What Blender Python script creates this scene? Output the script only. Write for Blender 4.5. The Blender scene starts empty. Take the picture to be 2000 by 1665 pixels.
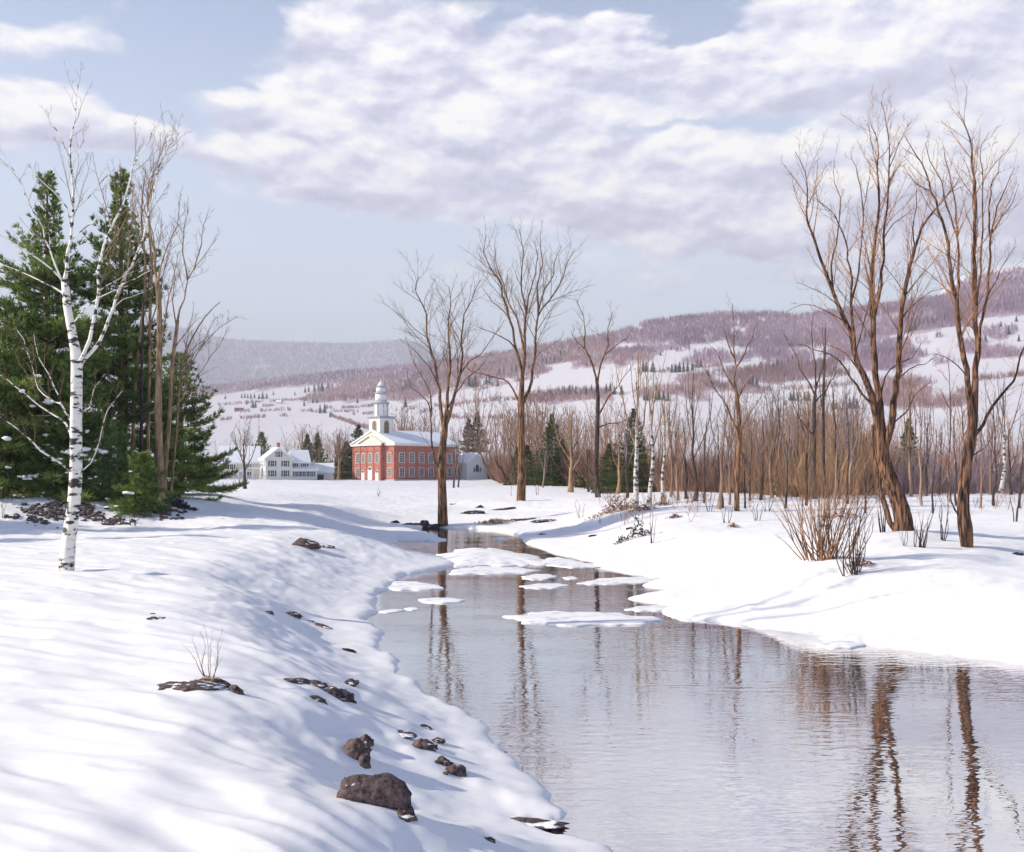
import bpy, math, random
import numpy as np
from mathutils import Vector, Matrix

scene = bpy.context.scene
COL = scene.collection
F, HOR, EYE = 1900.0, 924.0, 4.5          # focal length and horizon row in photo pixels, eye height above the water (m)
Z = Vector((0, 0, 1))
R = math.radians
SUN_AZ, SUN_EL = -98.0, 28.0              # clockwise from +Y, degrees


def P(px, py, Y):
    return Vector(((px - 1000) / F * Y, Y, EYE + (HOR - py) / F * Y))


# ---------------------------------------------------------------- tagging
def tag(o, label=None, cat=None, group=None, kind=None):
    if label: o['label'] = label
    if cat: o['category'] = cat
    if group: o['group'] = group
    if kind: o['kind'] = kind
    return o


def empty(name, loc, rz=0.0, label=None, cat=None, group=None):
    o = bpy.data.objects.new(name, None)
    o.empty_display_size = 0.3
    COL.objects.link(o)
    o.location = loc
    o.rotation_euler = (0, 0, rz)
    return tag(o, label, cat, group)


def link(name, me, mat, parent=None, loc=(0, 0, 0), smooth=False):
    o = bpy.data.objects.new(name, me)
    COL.objects.link(o)
    if mat is not None and not me.materials:
        me.materials.append(mat)
    o.location = loc
    if parent is not None:
        o.parent = parent
    if smooth:
        me.polygons.foreach_set('use_smooth', [True] * len(me.polygons))
    return o


def copy_tree(o, parent=None):
    c = o.copy()
    COL.objects.link(c)
    if parent is not None:
        c.parent = parent
    for ch in list(o.children):
        copy_tree(ch, c)
    return c


def np_mesh(name, V, Fc):
    """numpy verts (n,3) and faces (m,k) -> mesh"""
    me = bpy.data.meshes.new(name)
    V = np.asarray(V, dtype=np.float32); Fc = np.asarray(Fc, dtype=np.int32)
    n, (m, k) = len(V), Fc.shape
    me.vertices.add(n); me.vertices.foreach_set('co', V.ravel())
    me.loops.add(m * k); me.loops.foreach_set('vertex_index', Fc.ravel())
    me.polygons.add(m)
    me.polygons.foreach_set('loop_start', np.arange(0, m * k, k, dtype=np.int32))
    me.update(calc_edges=True)
    return me


def py_mesh(name, V, Fc):
    me = bpy.data.meshes.new(name)
    me.from_pydata(V, [], Fc)
    me.update()
    return me


# ---------------------------------------------------------------- noise
def vnoise(x, y, seed=0):
    xi = np.floor(x).astype(np.int64); yi = np.floor(y).astype(np.int64)
    fx = x - xi; fy = y - yi
    fx = fx * fx * fx * (fx * (fx * 6 - 15) + 10); fy = fy * fy * fy * (fy * (fy * 6 - 15) + 10)

    def h(a, b):
        n = (a * 374761393 + b * 668265263 + seed * 1442695041) & 0xFFFFFFFF
        n = ((n ^ (n >> 13)) * 1274126177) & 0xFFFFFFFF
        n = n ^ (n >> 16)
        return (n & 0xFFFFFF) / float(0xFFFFFF)
    a = h(xi, yi); b = h(xi + 1, yi); c = h(xi, yi + 1); d = h(xi + 1, yi + 1)
    return (a * (1 - fx) + b * fx) * (1 - fy) + (c * (1 - fx) + d * fx) * fy


def fbm(x, y, seed=0, octv=4):
    s = 0; a = 0.5; t = 0
    for i in range(octv):
        s = s + a * vnoise(x, y, seed + i * 17); t += a
        x = x * 2.03 + 11.7; y = y * 2.03 + 5.3; a *= 0.5
    return s / t


def sstep(a, b, x):
    t = np.clip((x - a) / (b - a), 0, 1)
    return t * t * (3 - 2 * t)


# ---------------------------------------------------------------- materials
def new_mat(name):
    m = bpy.data.materials.new(name); m.use_nodes = True
    nt = m.node_tree
    b = nt.nodes['Principled BSDF']
    return m, nt, b


def mat(name, c1, c2=None, scale=4.0, rough=0.85, stretch=(1, 1, 1), bump=0.0, bscale=None, spec=0.2, lo=0.35, hi=0.65, detail=4, rand=0.0):
    m, nt, b = new_mat(name)
    b.inputs['Roughness'].default_value = rough
    b.inputs['Specular IOR Level'].default_value = spec
    b.inputs['Base Color'].default_value = (*c1, 1)
    if c2 is not None:
        tc = nt.nodes.new('ShaderNodeTexCoord')
        mp = nt.nodes.new('ShaderNodeMapping'); mp.inputs['Scale'].default_value = stretch
        nz = nt.nodes.new('ShaderNodeTexNoise'); nz.inputs['Scale'].default_value = scale; nz.inputs['Detail'].default_value = detail
        cr = nt.nodes.new('ShaderNodeValToRGB')
        cr.color_ramp.elements[0].position = lo; cr.color_ramp.elements[0].color = (*c1, 1)
        cr.color_ramp.elements[1].position = hi; cr.color_ramp.elements[1].color = (*c2, 1)
        nt.links.new(tc.outputs['Object'], mp.inputs[0]); nt.links.new(mp.outputs[0], nz.inputs['Vector'])
        nt.links.new(nz.outputs['Fac'], cr.inputs[0])
        out = cr.outputs[0]
        if rand > 0:
            oi = nt.nodes.new('ShaderNodeObjectInfo')
            hs = nt.nodes.new('ShaderNodeHueSaturation')
            mr = nt.nodes.new('ShaderNodeMapRange')
            mr.inputs[3].default_value = 1 - rand; mr.inputs[4].default_value = 1 + rand
            nt.links.new(oi.outputs['Random'], mr.inputs[0])
            nt.links.new(mr.outputs[0], hs.inputs['Value'])
            nt.links.new(out, hs.inputs['Color'])
            out = hs.outputs[0]
        nt.links.new(out, b.inputs['Base Color'])
        if bump > 0:
            nz2 = nt.nodes.new('ShaderNodeTexNoise'); nz2.inputs['Scale'].default_value = bscale or scale * 2; nz2.inputs['Detail'].default_value = 5
            nt.links.new(mp.outputs[0], nz2.inputs['Vector'])
            bp = nt.nodes.new('ShaderNodeBump'); bp.inputs['Strength'].default_value = 1.0; bp.inputs['Distance'].default_value = bump
            nt.links.new(nz2.outputs['Fac'], bp.inputs['Height'])
            nt.links.new(bp.outputs[0], b.inputs['Normal'])
    return m


def attr_mat(name, c1, c2, rough=0.7, spec=0.2, trans=0.0):
    """colour runs from c1 to c2 with the per-leaf attribute 'v'"""
    m, nt, b = new_mat(name)
    at = nt.nodes.new('ShaderNodeAttribute'); at.attribute_name = 'v'
    mx = nt.nodes.new('ShaderNodeMix'); mx.data_type = 'RGBA'
    mx.inputs[6].default_value = (*c1, 1); mx.inputs[7].default_value = (*c2, 1)
    nt.links.new(at.outputs['Fac'], mx.inputs[0])
    nt.links.new(mx.outputs[2], b.inputs['Base Color'])
    b.inputs['Roughness'].default_value = rough; b.inputs['Specular IOR Level'].default_value = spec
    if trans > 0:
        tr = nt.nodes.new('ShaderNodeBsdfTranslucent'); nt.links.new(mx.outputs[2], tr.inputs[0])
        ms = nt.nodes.new('ShaderNodeMixShader'); ms.inputs[0].default_value = trans
        o = nt.nodes['Material Output']
        nt.links.new(b.outputs[0], ms.inputs[1]); nt.links.new(tr.outputs[0], ms.inputs[2]); nt.links.new(ms.outputs[0], o.inputs[0])
    return m


def snow_mat(name, bump=0.012, scale=7.0, col=(0.77, 0.765, 0.775)):
    m, nt, b = new_mat(name)
    b.inputs['Base Color'].default_value = (*col, 1)
    b.inputs['Roughness'].default_value = 0.75
    b.inputs['Specular IOR Level'].default_value = 0.15
    tc = nt.nodes.new('ShaderNodeTexCoord')
    mp = nt.nodes.new('ShaderNodeMapping'); mp.inputs['Scale'].default_value = (0.55, 1.4, 1)
    mp.inputs['Rotation'].default_value = (0, 0, R(14))
    nz = nt.nodes.new('ShaderNodeTexNoise'); nz.inputs['Scale'].default_value = scale * 0.25; nz.inputs['Detail'].default_value = 3.0
    nz.inputs['Roughness'].default_value = 0.45
    bp = nt.nodes.new('ShaderNodeBump'); bp.inputs['Strength'].default_value = 1.0; bp.inputs['Distance'].default_value = bump * 4
    nz2 = nt.nodes.new('ShaderNodeTexNoise'); nz2.inputs['Scale'].default_value = 45; nz2.inputs['Detail'].default_value = 3
    bp2 = nt.nodes.new('ShaderNodeBump'); bp2.inputs['Strength'].default_value = 1.0; bp2.inputs['Distance'].default_value = bump * 0.12
    nt.links.new(tc.outputs['Object'], mp.inputs[0]); nt.links.new(mp.outputs[0], nz.inputs['Vector'])
    nt.links.new(tc.outputs['Object'], nz2.inputs['Vector'])
    nt.links.new(nz.outputs['Fac'], bp.inputs['Height']); nt.links.new(nz2.outputs['Fac'], bp2.inputs['Height'])
    nt.links.new(bp.outputs[0], bp2.inputs['Normal'])
    nt.links.new(bp2.outputs[0], b.inputs['Normal'])
    return m


def rock_mat(name, c1, c2, scale):
    """speckled stone with a little old snow caught on its upper hollows"""
    m = mat(name, c1, c2, scale=scale, bump=0.03, bscale=scale * 0.6, lo=0.36, hi=0.8, detail=10)
    for n_ in m.node_tree.nodes:
        if n_.type == 'TEX_NOISE': n_.inputs['Roughness'].default_value = 0.68
    nt = m.node_tree; b = nt.nodes['Principled BSDF']
    src = b.inputs['Base Color'].links[0].from_socket
    ge = nt.nodes.new('ShaderNodeNewGeometry'); sp = nt.nodes.new('ShaderNodeSeparateXYZ'); nt.links.new(ge.outputs['True Normal'], sp.inputs[0])
    tc = nt.nodes.new('ShaderNodeTexCoord'); nz = nt.nodes.new('ShaderNodeTexNoise'); nz.inputs['Scale'].default_value = 5; nz.inputs['Detail'].default_value = 6
    nt.links.new(tc.outputs['Object'], nz.inputs['Vector'])
    a = nt.nodes.new('ShaderNodeMath'); a.operation = 'MULTIPLY_ADD'; a.inputs[1].default_value = 0.6
    nt.links.new(sp.outputs[2], a.inputs[0]); nt.links.new(nz.outputs['Fac'], a.inputs[2])
    r = nt.nodes.new('ShaderNodeMapRange'); r.inputs[1].default_value = 1.1; r.inputs[2].default_value = 1.15
    nt.links.new(a.outputs[0], r.inputs[0])
    mx = nt.nodes.new('ShaderNodeMix'); mx.data_type = 'RGBA'; mx.inputs[7].default_value = (0.85, 0.85, 0.87, 1)
    nt.links.new(r.outputs[0], mx.inputs[0]); nt.links.new(src, mx.inputs[6]); nt.links.new(mx.outputs[2], b.inputs['Base Color'])
    return m


M = {}
M['snow'] = snow_mat('snow', bump=0.011)
M['snow_far'] = attr_mat('snow_fields', (0.67, 0.655, 0.69), (0.42, 0.33, 0.4), rough=1, spec=0)
M['ice_snow'] = mat('snowy_ice', (0.56, 0.57, 0.61), (0.77, 0.765, 0.775), scale=1.6, rough=0.7, bump=0.015, bscale=4, lo=0.36, hi=0.5)
M['roof_snow'] = mat('roof_snow', (0.84, 0.84, 0.86), (0.9, 0.9, 0.9), scale=1.5, rough=0.85, bump=0.03, bscale=1.2)
M['bark'] = mat('brown_bark', (0.04, 0.021, 0.014), (0.29, 0.155, 0.085), scale=9, stretch=(1, 1, 0.13), bump=0.07, bscale=10, lo=0.41, hi=0.6, detail=8)
M['bark_red'] = mat('reddish_bark', (0.026, 0.015, 0.012), (0.22, 0.115, 0.072), scale=13, stretch=(1, 1, 0.1), bump=0.12, bscale=12, lo=0.42, hi=0.6, detail=8)
M['bark_tan'] = mat('tan_bark', (0.15, 0.095, 0.055), (0.4, 0.27, 0.16), scale=7, stretch=(1, 1, 0.2), bump=0.02)
M['bark_dark'] = mat('dark_bark', (0.025, 0.019, 0.02), (0.09, 0.062, 0.052), scale=8, stretch=(1, 1, 0.2), bump=0.02)
M['bark_grey'] = mat('woods_bark', (0.1, 0.062, 0.048), (0.38, 0.25, 0.175), scale=1.2, stretch=(1, 1, 0.3), rand=0.4)
M['twig'] = mat('brown_twigs', (0.11, 0.065, 0.045), (0.26, 0.16, 0.11), scale=1.2)
M['twig_red'] = mat('reddish_twigs', (0.13, 0.065, 0.04), (0.38, 0.205, 0.11), scale=1.2)
M['twig_woods'] = mat('woods_twigs', (0.17, 0.1, 0.075), (0.44, 0.28, 0.195), scale=0.5, rand=0.3)
M['twig_grey'] = mat('grey_twigs', (0.13, 0.1, 0.11), (0.24, 0.18, 0.19), scale=0.5, rand=0.3)
M['needles'] = attr_mat('pine_needles', (0.045, 0.09, 0.024), (0.25, 0.33, 0.085), trans=0.3)
M['needles_light'] = attr_mat('young_pine_needles', (0.05, 0.1, 0.03), (0.14, 0.21, 0.07), trans=0.15)
M['needles_blue'] = attr_mat('spruce_needles', (0.03, 0.065, 0.045), (0.1, 0.16, 0.1))
M['needles_far'] = attr_mat('far_spruce_needles', (0.012, 0.032, 0.034), (0.036, 0.07, 0.064))
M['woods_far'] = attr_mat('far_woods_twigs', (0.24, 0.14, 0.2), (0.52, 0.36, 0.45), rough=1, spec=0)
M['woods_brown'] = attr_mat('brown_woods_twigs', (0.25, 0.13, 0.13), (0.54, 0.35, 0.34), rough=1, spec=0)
M['woods_mountain'] = attr_mat('hazed_mountain_twigs', (0.48, 0.43, 0.54), (0.6, 0.55, 0.64), rough=1, spec=0)  # distance haze put into the twig colour as pale lilac
M['thicket'] = attr_mat('thicket_twigs', (0.15, 0.078, 0.058), (0.5, 0.31, 0.23), rough=1, spec=0)
M['leaf_brown'] = attr_mat('dead_leaves', (0.14, 0.06, 0.04), (0.38, 0.2, 0.12), rough=0.9)
M['leaf_dark'] = attr_mat('dark_leaves', (0.03, 0.025, 0.04), (0.09, 0.07, 0.09), rough=0.8)
M['straw'] = attr_mat('dry_straw', (0.3, 0.19, 0.1), (0.55, 0.42, 0.26), rough=0.9)
M['rock'] = rock_mat('dark_rock', (0.02, 0.014, 0.017), (0.27, 0.19, 0.175), 15)
M['rock_far'] = rock_mat('dark_wet_rock', (0.012, 0.011, 0.018), (0.08, 0.065, 0.075), 6)
M['white'] = mat('white_paint', (0.78, 0.77, 0.74), (0.84, 0.83, 0.8), scale=2, rough=0.6)
M['glass'] = mat('window_glass', (0.05, 0.055, 0.06), (0.12, 0.12, 0.12), scale=1.1, rough=0.15, spec=0.5)
M['shutter'] = mat('shutter_paint', (0.1, 0.12, 0.11), (0.15, 0.16, 0.15), scale=3)
M['louver'] = mat('louvre_slats', (0.17, 0.12, 0.06), (0.32, 0.24, 0.14), scale=3, stretch=(0.1, 0.1, 2.4))
M['dark_inside'] = mat('dark_void', (0.05, 0.05, 0.055), (0.09, 0.09, 0.1), scale=2)
M['barn'] = mat('red_barn_boards', (0.3, 0.05, 0.035), (0.4, 0.09, 0.06), scale=1)
M['lead'] = mat('grey_lead_trim', (0.4, 0.4, 0.44), (0.5, 0.5, 0.54), scale=2)


def brick_mat():
    m, nt, b = new_mat('red_brick')
    tc = nt.nodes.new('ShaderNodeTexCoord')
    br = nt.nodes.new('ShaderNodeTexBrick')
    br.inputs['Color1'].default_value = (0.44, 0.15, 0.105, 1); br.inputs['Color2'].default_value = (0.56, 0.21, 0.15, 1)
    br.inputs['Mortar'].default_value = (0.5, 0.3, 0.25, 1)
    br.inputs['Scale'].default_value = 2.2; br.inputs['Mortar Size'].default_value = 0.02
    sp = nt.nodes.new('ShaderNodeSeparateXYZ'); ad = nt.nodes.new('ShaderNodeMath'); cb = nt.nodes.new('ShaderNodeCombineXYZ')
    nt.links.new(tc.outputs['Object'], sp.inputs[0])
    nt.links.new(sp.outputs[0], ad.inputs[0]); nt.links.new(sp.outputs[1], ad.inputs[1])
    nt.links.new(ad.outputs[0], cb.inputs[0]); nt.links.new(sp.outputs[2], cb.inputs[1])
    nt.links.new(cb.outputs[0], br.inputs['Vector'])
    nz = nt.nodes.new('ShaderNodeTexNoise'); nz.inputs['Scale'].default_value = 1.3; nz.inputs['Detail'].default_value = 5
    mx = nt.nodes.new('ShaderNodeMix'); mx.data_type = 'RGBA'; mx.blend_type = 'MULTIPLY'; mx.inputs[0].default_value = 0.5
    cr = nt.nodes.new('ShaderNodeValToRGB'); cr.color_ramp.elements[0].position = 0.3; cr.color_ramp.elements[0].color = (0.55, 0.5, 0.5, 1)
    cr.color_ramp.elements[1].position = 0.7; cr.color_ramp.elements[1].color = (1.15, 1.1, 1.1, 1)
    nt.links.new(tc.outputs['Object'], nz.inputs['Vector']); nt.links.new(nz.outputs['Fac'], cr.inputs[0])
    nt.links.new(br.outputs[0], mx.inputs[6]); nt.links.new(cr.outputs[0], mx.inputs[7])
    nt.links.new(mx.outputs[2], b.inputs['Base Color'])
    b.inputs['Roughness'].default_value = 0.9; b.inputs['Specular IOR Level'].default_value = 0.1
    return m


def clapboard_mat(name, col):
    m, nt, b = new_mat(name)
    tc = nt.nodes.new('ShaderNodeTexCoord')
    sp = nt.nodes.new('ShaderNodeSeparateXYZ'); nt.links.new(tc.outputs['Object'], sp.inputs[0])
    fr = nt.nodes.new('ShaderNodeMath'); fr.operation = 'MULTIPLY'; fr.inputs[1].default_value = 3.2
    nt.links.new(sp.outputs[2], fr.inputs[0])
    f2 = nt.nodes.new('ShaderNodeMath'); f2.operation = 'FRACT'; nt.links.new(fr.outputs[0], f2.inputs[0])
    bp = nt.nodes.new('ShaderNodeBump'); bp.inputs['Distance'].default_value = 0.04; bp.invert = True
    nt.links.new(f2.outputs[0], bp.inputs['Height']); nt.links.new(bp.outputs[0], b.inputs['Normal'])
    cr = nt.nodes.new('ShaderNodeValToRGB')
    cr.color_ramp.elements[0].position = 0.0; cr.color_ramp.elements[0].color = (*[c * 0.62 for c in col], 1)
    cr.color_ramp.elements[1].position = 0.22; cr.color_ramp.elements[1].color = (*col, 1)
    nt.links.new(f2.outputs[0], cr.inputs[0]); nt.links.new(cr.outputs[0], b.inputs['Base Color'])
    b.inputs['Roughness'].default_value = 0.7
    return m


def birch_mat(name, k=1.0, g=1.0):
    m, nt, b = new_mat(name)
    tc = nt.nodes.new('ShaderNodeTexCoord')
    mp = nt.nodes.new('ShaderNodeMapping'); mp.inputs['Scale'].default_value = (2.6 * k, 2.6 * k, 6.5 * k)
    mp.inputs['Rotation'].default_value = (R(14), R(10), 0)
    nz = nt.nodes.new('ShaderNodeTexNoise'); nz.inputs['Scale'].default_value = 1.0; nz.inputs['Detail'].default_value = 5; nz.inputs['Roughness'].default_value = 0.6
    nt.links.new(tc.outputs['Object'], mp.inputs[0]); nt.links.new(mp.outputs[0], nz.inputs['Vector'])
    cr = nt.nodes.new('ShaderNodeValToRGB'); e = cr.color_ramp.elements
    e[0].position = 0.435; e[0].color = (0.03, 0.026, 0.026, 1)
    e[1].position = 0.475; e[1].color = (0.72 * g, 0.68 * g, 0.62 * g, 1)
    x = e.new(0.66); x.color = (0.8 * g, 0.76 * g, 0.7 * g, 1)
    nt.links.new(nz.outputs['Fac'], cr.inputs[0]); nt.links.new(cr.outputs[0], b.inputs['Base Color'])
    bp = nt.nodes.new('ShaderNodeBump'); bp.inputs['Distance'].default_value = 0.01
    nt.links.new(nz.outputs['Fac'], bp.inputs['Height']); nt.links.new(bp.outputs[0], b.inputs['Normal'])
    b.inputs['Roughness'].default_value = 0.7
    return m


M['brick'] = brick_mat()
M['clap'] = clapboard_mat('white_clapboard', (0.8, 0.77, 0.7))
M['clap_cream'] = clapboard_mat('cream_clapboard', (0.82, 0.74, 0.55))
M['birch'] = birch_mat('birch_bark')
M['birch_far'] = birch_mat('slim_birch_bark', 0.7, 0.62)
M['needles_dark'] = attr_mat('woods_pine_needles', (0.024, 0.046, 0.016), (0.115, 0.145, 0.045), trans=0.15)
M['thicket_dark'] = attr_mat('dark_thicket_twigs', (0.07, 0.035, 0.026), (0.27, 0.15, 0.1), rough=1, spec=0)
M['thicket_mauve'] = attr_mat('mauve_thicket_twigs', (0.24, 0.16, 0.17), (0.56, 0.42, 0.43), rough=1, spec=0)
M['russet'] = attr_mat('russet_twigs', (0.2, 0.11, 0.065), (0.52, 0.33, 0.2), rough=1, spec=0)

# ---------------------------------------------------------------- the river outline (photo pixels of the water line, z = 0)
LEFT_BANK = [(1500, 1990), (1330, 1780), (1255, 1705), (1190, 1657), (1120, 1640), (1060, 1622), (1010, 1606), (1100, 1599), (1106, 1590), (1070, 1562), (1085, 1555),
             (1050, 1522), (1010, 1490), (985, 1470), (962, 1450), (948, 1418), (930, 1402), (890, 1380), (845, 1361), (820, 1335), (765, 1312), (776, 1291),
             (735, 1268), (748, 1236), (735, 1222), (706, 1210), (738, 1198), (733, 1184), (735, 1163), (752, 1152), (790, 1124), (850, 1113), (894, 1106),
             (868, 1092), (800, 1080), (765, 1066), (775, 1055), (868, 1057), (850, 1047), (820, 1040), (800, 1034)]
RIGHT_BANK = [(850, 1031), (900, 1033), (960, 1036), (1010, 1046), (1030, 1062), (1090, 1083), (1130, 1090), (1175, 1100), (1150, 1104), (1200, 1115), (1262, 1124),
              (1290, 1132), (1255, 1146), (1330, 1150), (1280, 1160), (1222, 1170), (1320, 1180), (1290, 1196), (1330, 1208), (1400, 1215), (1440, 1219), (1500, 1225),
              (1560, 1231), (1640, 1240), (1590, 1247), (1640, 1256), (1700, 1258), (1850, 1276), (2000, 1296), (2250, 1345), (2700, 1480), (3600, 2000)]


def wpt(px, py):
    Y = EYE * F / (py - HOR)
    return ((px - 1000) / F * Y, Y)


RIVER = [wpt(*p) for p in LEFT_BANK] + [wpt(*p) for p in RIGHT_BANK] + [(14, -12), (5, -12)]
RX = np.array([p[0] for p in RIVER]); RY = np.array([p[1] for p in RIVER])


def river_sd(x, y):
    """signed distance to the river outline, negative over water"""
    best = np.full(x.shape, 1e9); inside = np.zeros(x.shape, bool)
    n = len(RIVER)
    for i in range(n):
        ax, ay = RX[i], RY[i]; bx, by = RX[(i + 1) % n], RY[(i + 1) % n]
        dx, dy = bx - ax, by - ay
        t = np.clip(((x - ax) * dx + (y - ay) * dy) / (dx * dx + dy * dy + 1e-9), 0, 1)
        best = np.minimum(best, (x - ax - t * dx) ** 2 + (y - ay - t * dy) ** 2)
        c = ((ay > y) != (by > y)) & (x < (bx - ax) * (y - ay) / (by - ay + 1e-12) + ax)
        inside ^= c
    d = np.sqrt(best)
    return np.where(inside, -d, d)


# ground anchors: photo pixel of a ground point and its distance
ANCH = [(-300, 1665, 7.6), (0, 1665, 7.7), (400, 1665, 8.0), (800, 1665, 8.8), (1000, 1850, 6.6), (0, 2200, 4.2), (800, 2300, 3.8),
        (0, 1300, 14.6), (350, 1332, 13.6), (560, 1330, 14.2), (690, 1360, 14.0), (500, 1480, 10.4), (735, 1550, 9.6), (840, 1455, 12.0), (250, 1480, 10.1),
        (130, 1115, 27), (500, 1150, 24), (600, 1064, 40), (680, 1200, 25), (308, 1207, 19.6), (520, 1215, 19.5), (-300, 1115, 27),
        (0, 1052, 43), (200, 1037, 48), (320, 1030, 50), (-300, 1045, 46), (100, 966, 60), (230, 968, 60), (0, 972, 58), (-300, 965, 62), (312, 977, 60), (345, 964, 78),
        (420, 1003, 58), (450, 962, 105), (600, 985, 80), (600, 1020, 55), (700, 962, 130), (700, 1020, 62), (478, 956, 150), (740, 939, 230), (550, 938, 228),
        (430, 938, 225), (900, 952, 170), (930, 938, 240), (-400, 940, 220), (800, 990, 95), (780, 1030, 74),
        (866, 1021, 80), (935, 1003, 88), (1018, 978, 100), (1115, 962, 130), (1167, 973, 100), (1050, 1015, 76), (1100, 1035, 64), (1240, 993, 75), (1440, 1000, 65),
        (1760, 1037, 40), (1887, 1067, 36), (1610, 1092, 32), (1660, 1120, 28), (1250, 1060, 48), (1300, 1035, 52), (1500, 1052, 43), (1400, 1130, 34), (1560, 1150, 29),
        (1700, 1165, 26.5), (1900, 1200, 24.5), (2000, 1105, 33), (2000, 1000, 60), (2000, 966, 88), (2400, 1000, 60), (2400, 1150, 30), (2300, 1250, 26),
        (1500, 969, 92), (1350, 985, 72), (1300, 962, 100), (1700, 972, 82), (1850, 968, 85), (1100, 950, 165), (1300, 938, 260), (1700, 938, 260), (2300, 938, 260),
        (1000, 935, 300), (300, 935, 300), (-300, 935, 300), (1900, 934, 380), (1000, 934, 400), (200, 934, 400)]
AX = []; AL = []; AZ = []
for (px, py, Y) in ANCH:
    q = P(px, py, Y)
    AX.append(q.x / (Y + 10)); AL.append(math.log(Y + 10)); AZ.append(q.z)
# far field beyond the frame stays level
for (x, y, z) in [(-60, 40, 2.2), (-30, 5, 1.9), (-12, 0, 1.7), (40, 10, 1.6), (60, 50, 2.4), (150, 90, 3.0), (-150, 90, 3.2), (0, -12, 1.4)]:
    AX.append(x / (y + 22)); AL.append(math.log(y + 22)); AZ.append(z)


def level(x, y):
    yy = np.maximum(y, -4) + 10
    u = x / yy; l = np.log(yy)
    num = 0; den = 0
    for a, b, z in zip(AX, AL, AZ):
        w = 1.0 / (((u - a) * 1.6) ** 2 + ((l - b) * 1.0) ** 2 + 0.0022) ** 2
        num = num + w * z; den = den + w
    return num / den


def drifts(x, y):
    amp = sstep(-5, 12, y) * 0 + 1
    k = 1.0
    # wind lays the drifts across each bank: down to the stream on the left, away from it on the right
    side = sstep(-4, 10, x - 0.05 * y)
    def field(ca, sa):
        xr = x * ca + y * sa; yr = -x * sa + y * ca
        a = fbm(xr * 0.11, yr * 0.42, 3, 4)
        rid = 1 - np.abs(2 * fbm(xr * 0.17 + 0.6 * a, yr * 0.62, 21, 3) - 1)
        b = fbm(xr * 0.5, yr * 1.7, 9, 3)
        c = fbm(xr * 0.32 + 2.2 * a, yr * 1.15, 57, 3); rid2 = 1 - np.abs(2 * c - 1)
        return (a - 0.5) * 0.24 + (rid - 0.75) * 0.1 + (rid2 - 0.75) * 0.1 + (b - 0.5) * 0.07 + (1 - np.abs(2 * vnoise(xr * 0.8 + 3 * a, yr * 3.0, 88) - 1) - 0.5) * 0.034
    s = field(0.88, -0.47) * (1 - side) + field(0.93, 0.36) * side
    far = sstep(60, 260, y)
    s = s + far * (fbm(x * 0.03, y * 0.08, 5, 3) - 0.5) * 0.35
    return s * amp * k


def ground(x, y):
    x = np.asarray(x, dtype=np.float64); y = np.asarray(y, dtype=np.float64)
    sc = 0.25 + 0.012 * np.maximum(y, 0)
    d = river_sd(x, y) + (fbm(x * 1.1 + 3, y * 1.1, 31, 3) - 0.5) * 0.75 * np.minimum(sc, 0.9) + (vnoise(x * 4.3, y * 4.3, 77) - 0.5) * 0.08
    L = level(x, y) + drifts(x, y)
    dp = np.maximum(d, 0)
    lip = 0.05 + 0.0022 * np.maximum(y, 0) + 0.06 * fbm(x * 0.7, y * 0.7, 41, 2)
    edge = lip * (1 - np.exp(-dp / (0.09 + 0.002 * np.maximum(y, 0)))) 
    D = 3.3 + 0.075 * np.maximum(y, 0)
    out = edge + (L - lip) * sstep(0.0, 1.0, dp / D) ** 0.9
    inn = -0.04 - 0.55 * (1 - np.exp(-np.maximum(-d, 0) / 0.5))
    return np.where(d > 0, out, inn)


def gz(x, y):
    return float(ground(np.array([x]), np.array([y]))[0])


def gp(px, py, ymin=6.0, ymax=260.0):
    """ground point seen at a photo pixel"""
    Y = np.geomspace(ymin, ymax, 1400)
    X = (px - 1000) / F * Y; Zr = EYE + (HOR - py) / F * Y
    g = ground(X, Y)
    hit = np.nonzero(g >= Zr)[0]
    i = hit[0] if len(hit) else int(np.argmin(np.abs(g - Zr)))
    return Vector((float(X[i]), float(Y[i]), float(g[i])))


# ---------------------------------------------------------------- ground sheet
def build_ground():
    u = np.concatenate([np.linspace(-1.7, -0.62, 90, endpoint=False), np.linspace(-0.62, 0.62, 820), np.linspace(0.62, 1.7, 91)[1:]])
    y = np.concatenate([np.linspace(-11, 3, 24, endpoint=False), np.geomspace(3 + 2.5, 420 + 2.5, 720) - 2.5])
    UU, YY = np.meshgrid(u, y)
    XX = UU * (YY + 13 + 0.0 * YY)
    ZZ = ground(XX, YY)
    V = np.stack([XX, YY, ZZ], -1).reshape(-1, 3)
    nr, nc = XX.shape
    i = np.arange(nr * nc).reshape(nr, nc)
    Fc = np.stack([i[:-1, :-1], i[:-1, 1:], i[1:, 1:], i[1:, :-1]], -1).reshape(-1, 4)
    o = link('ground', np_mesh('ground', V, Fc), M['snow'], smooth=True)
    tag(o, kind='structure')


build_ground()

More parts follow.
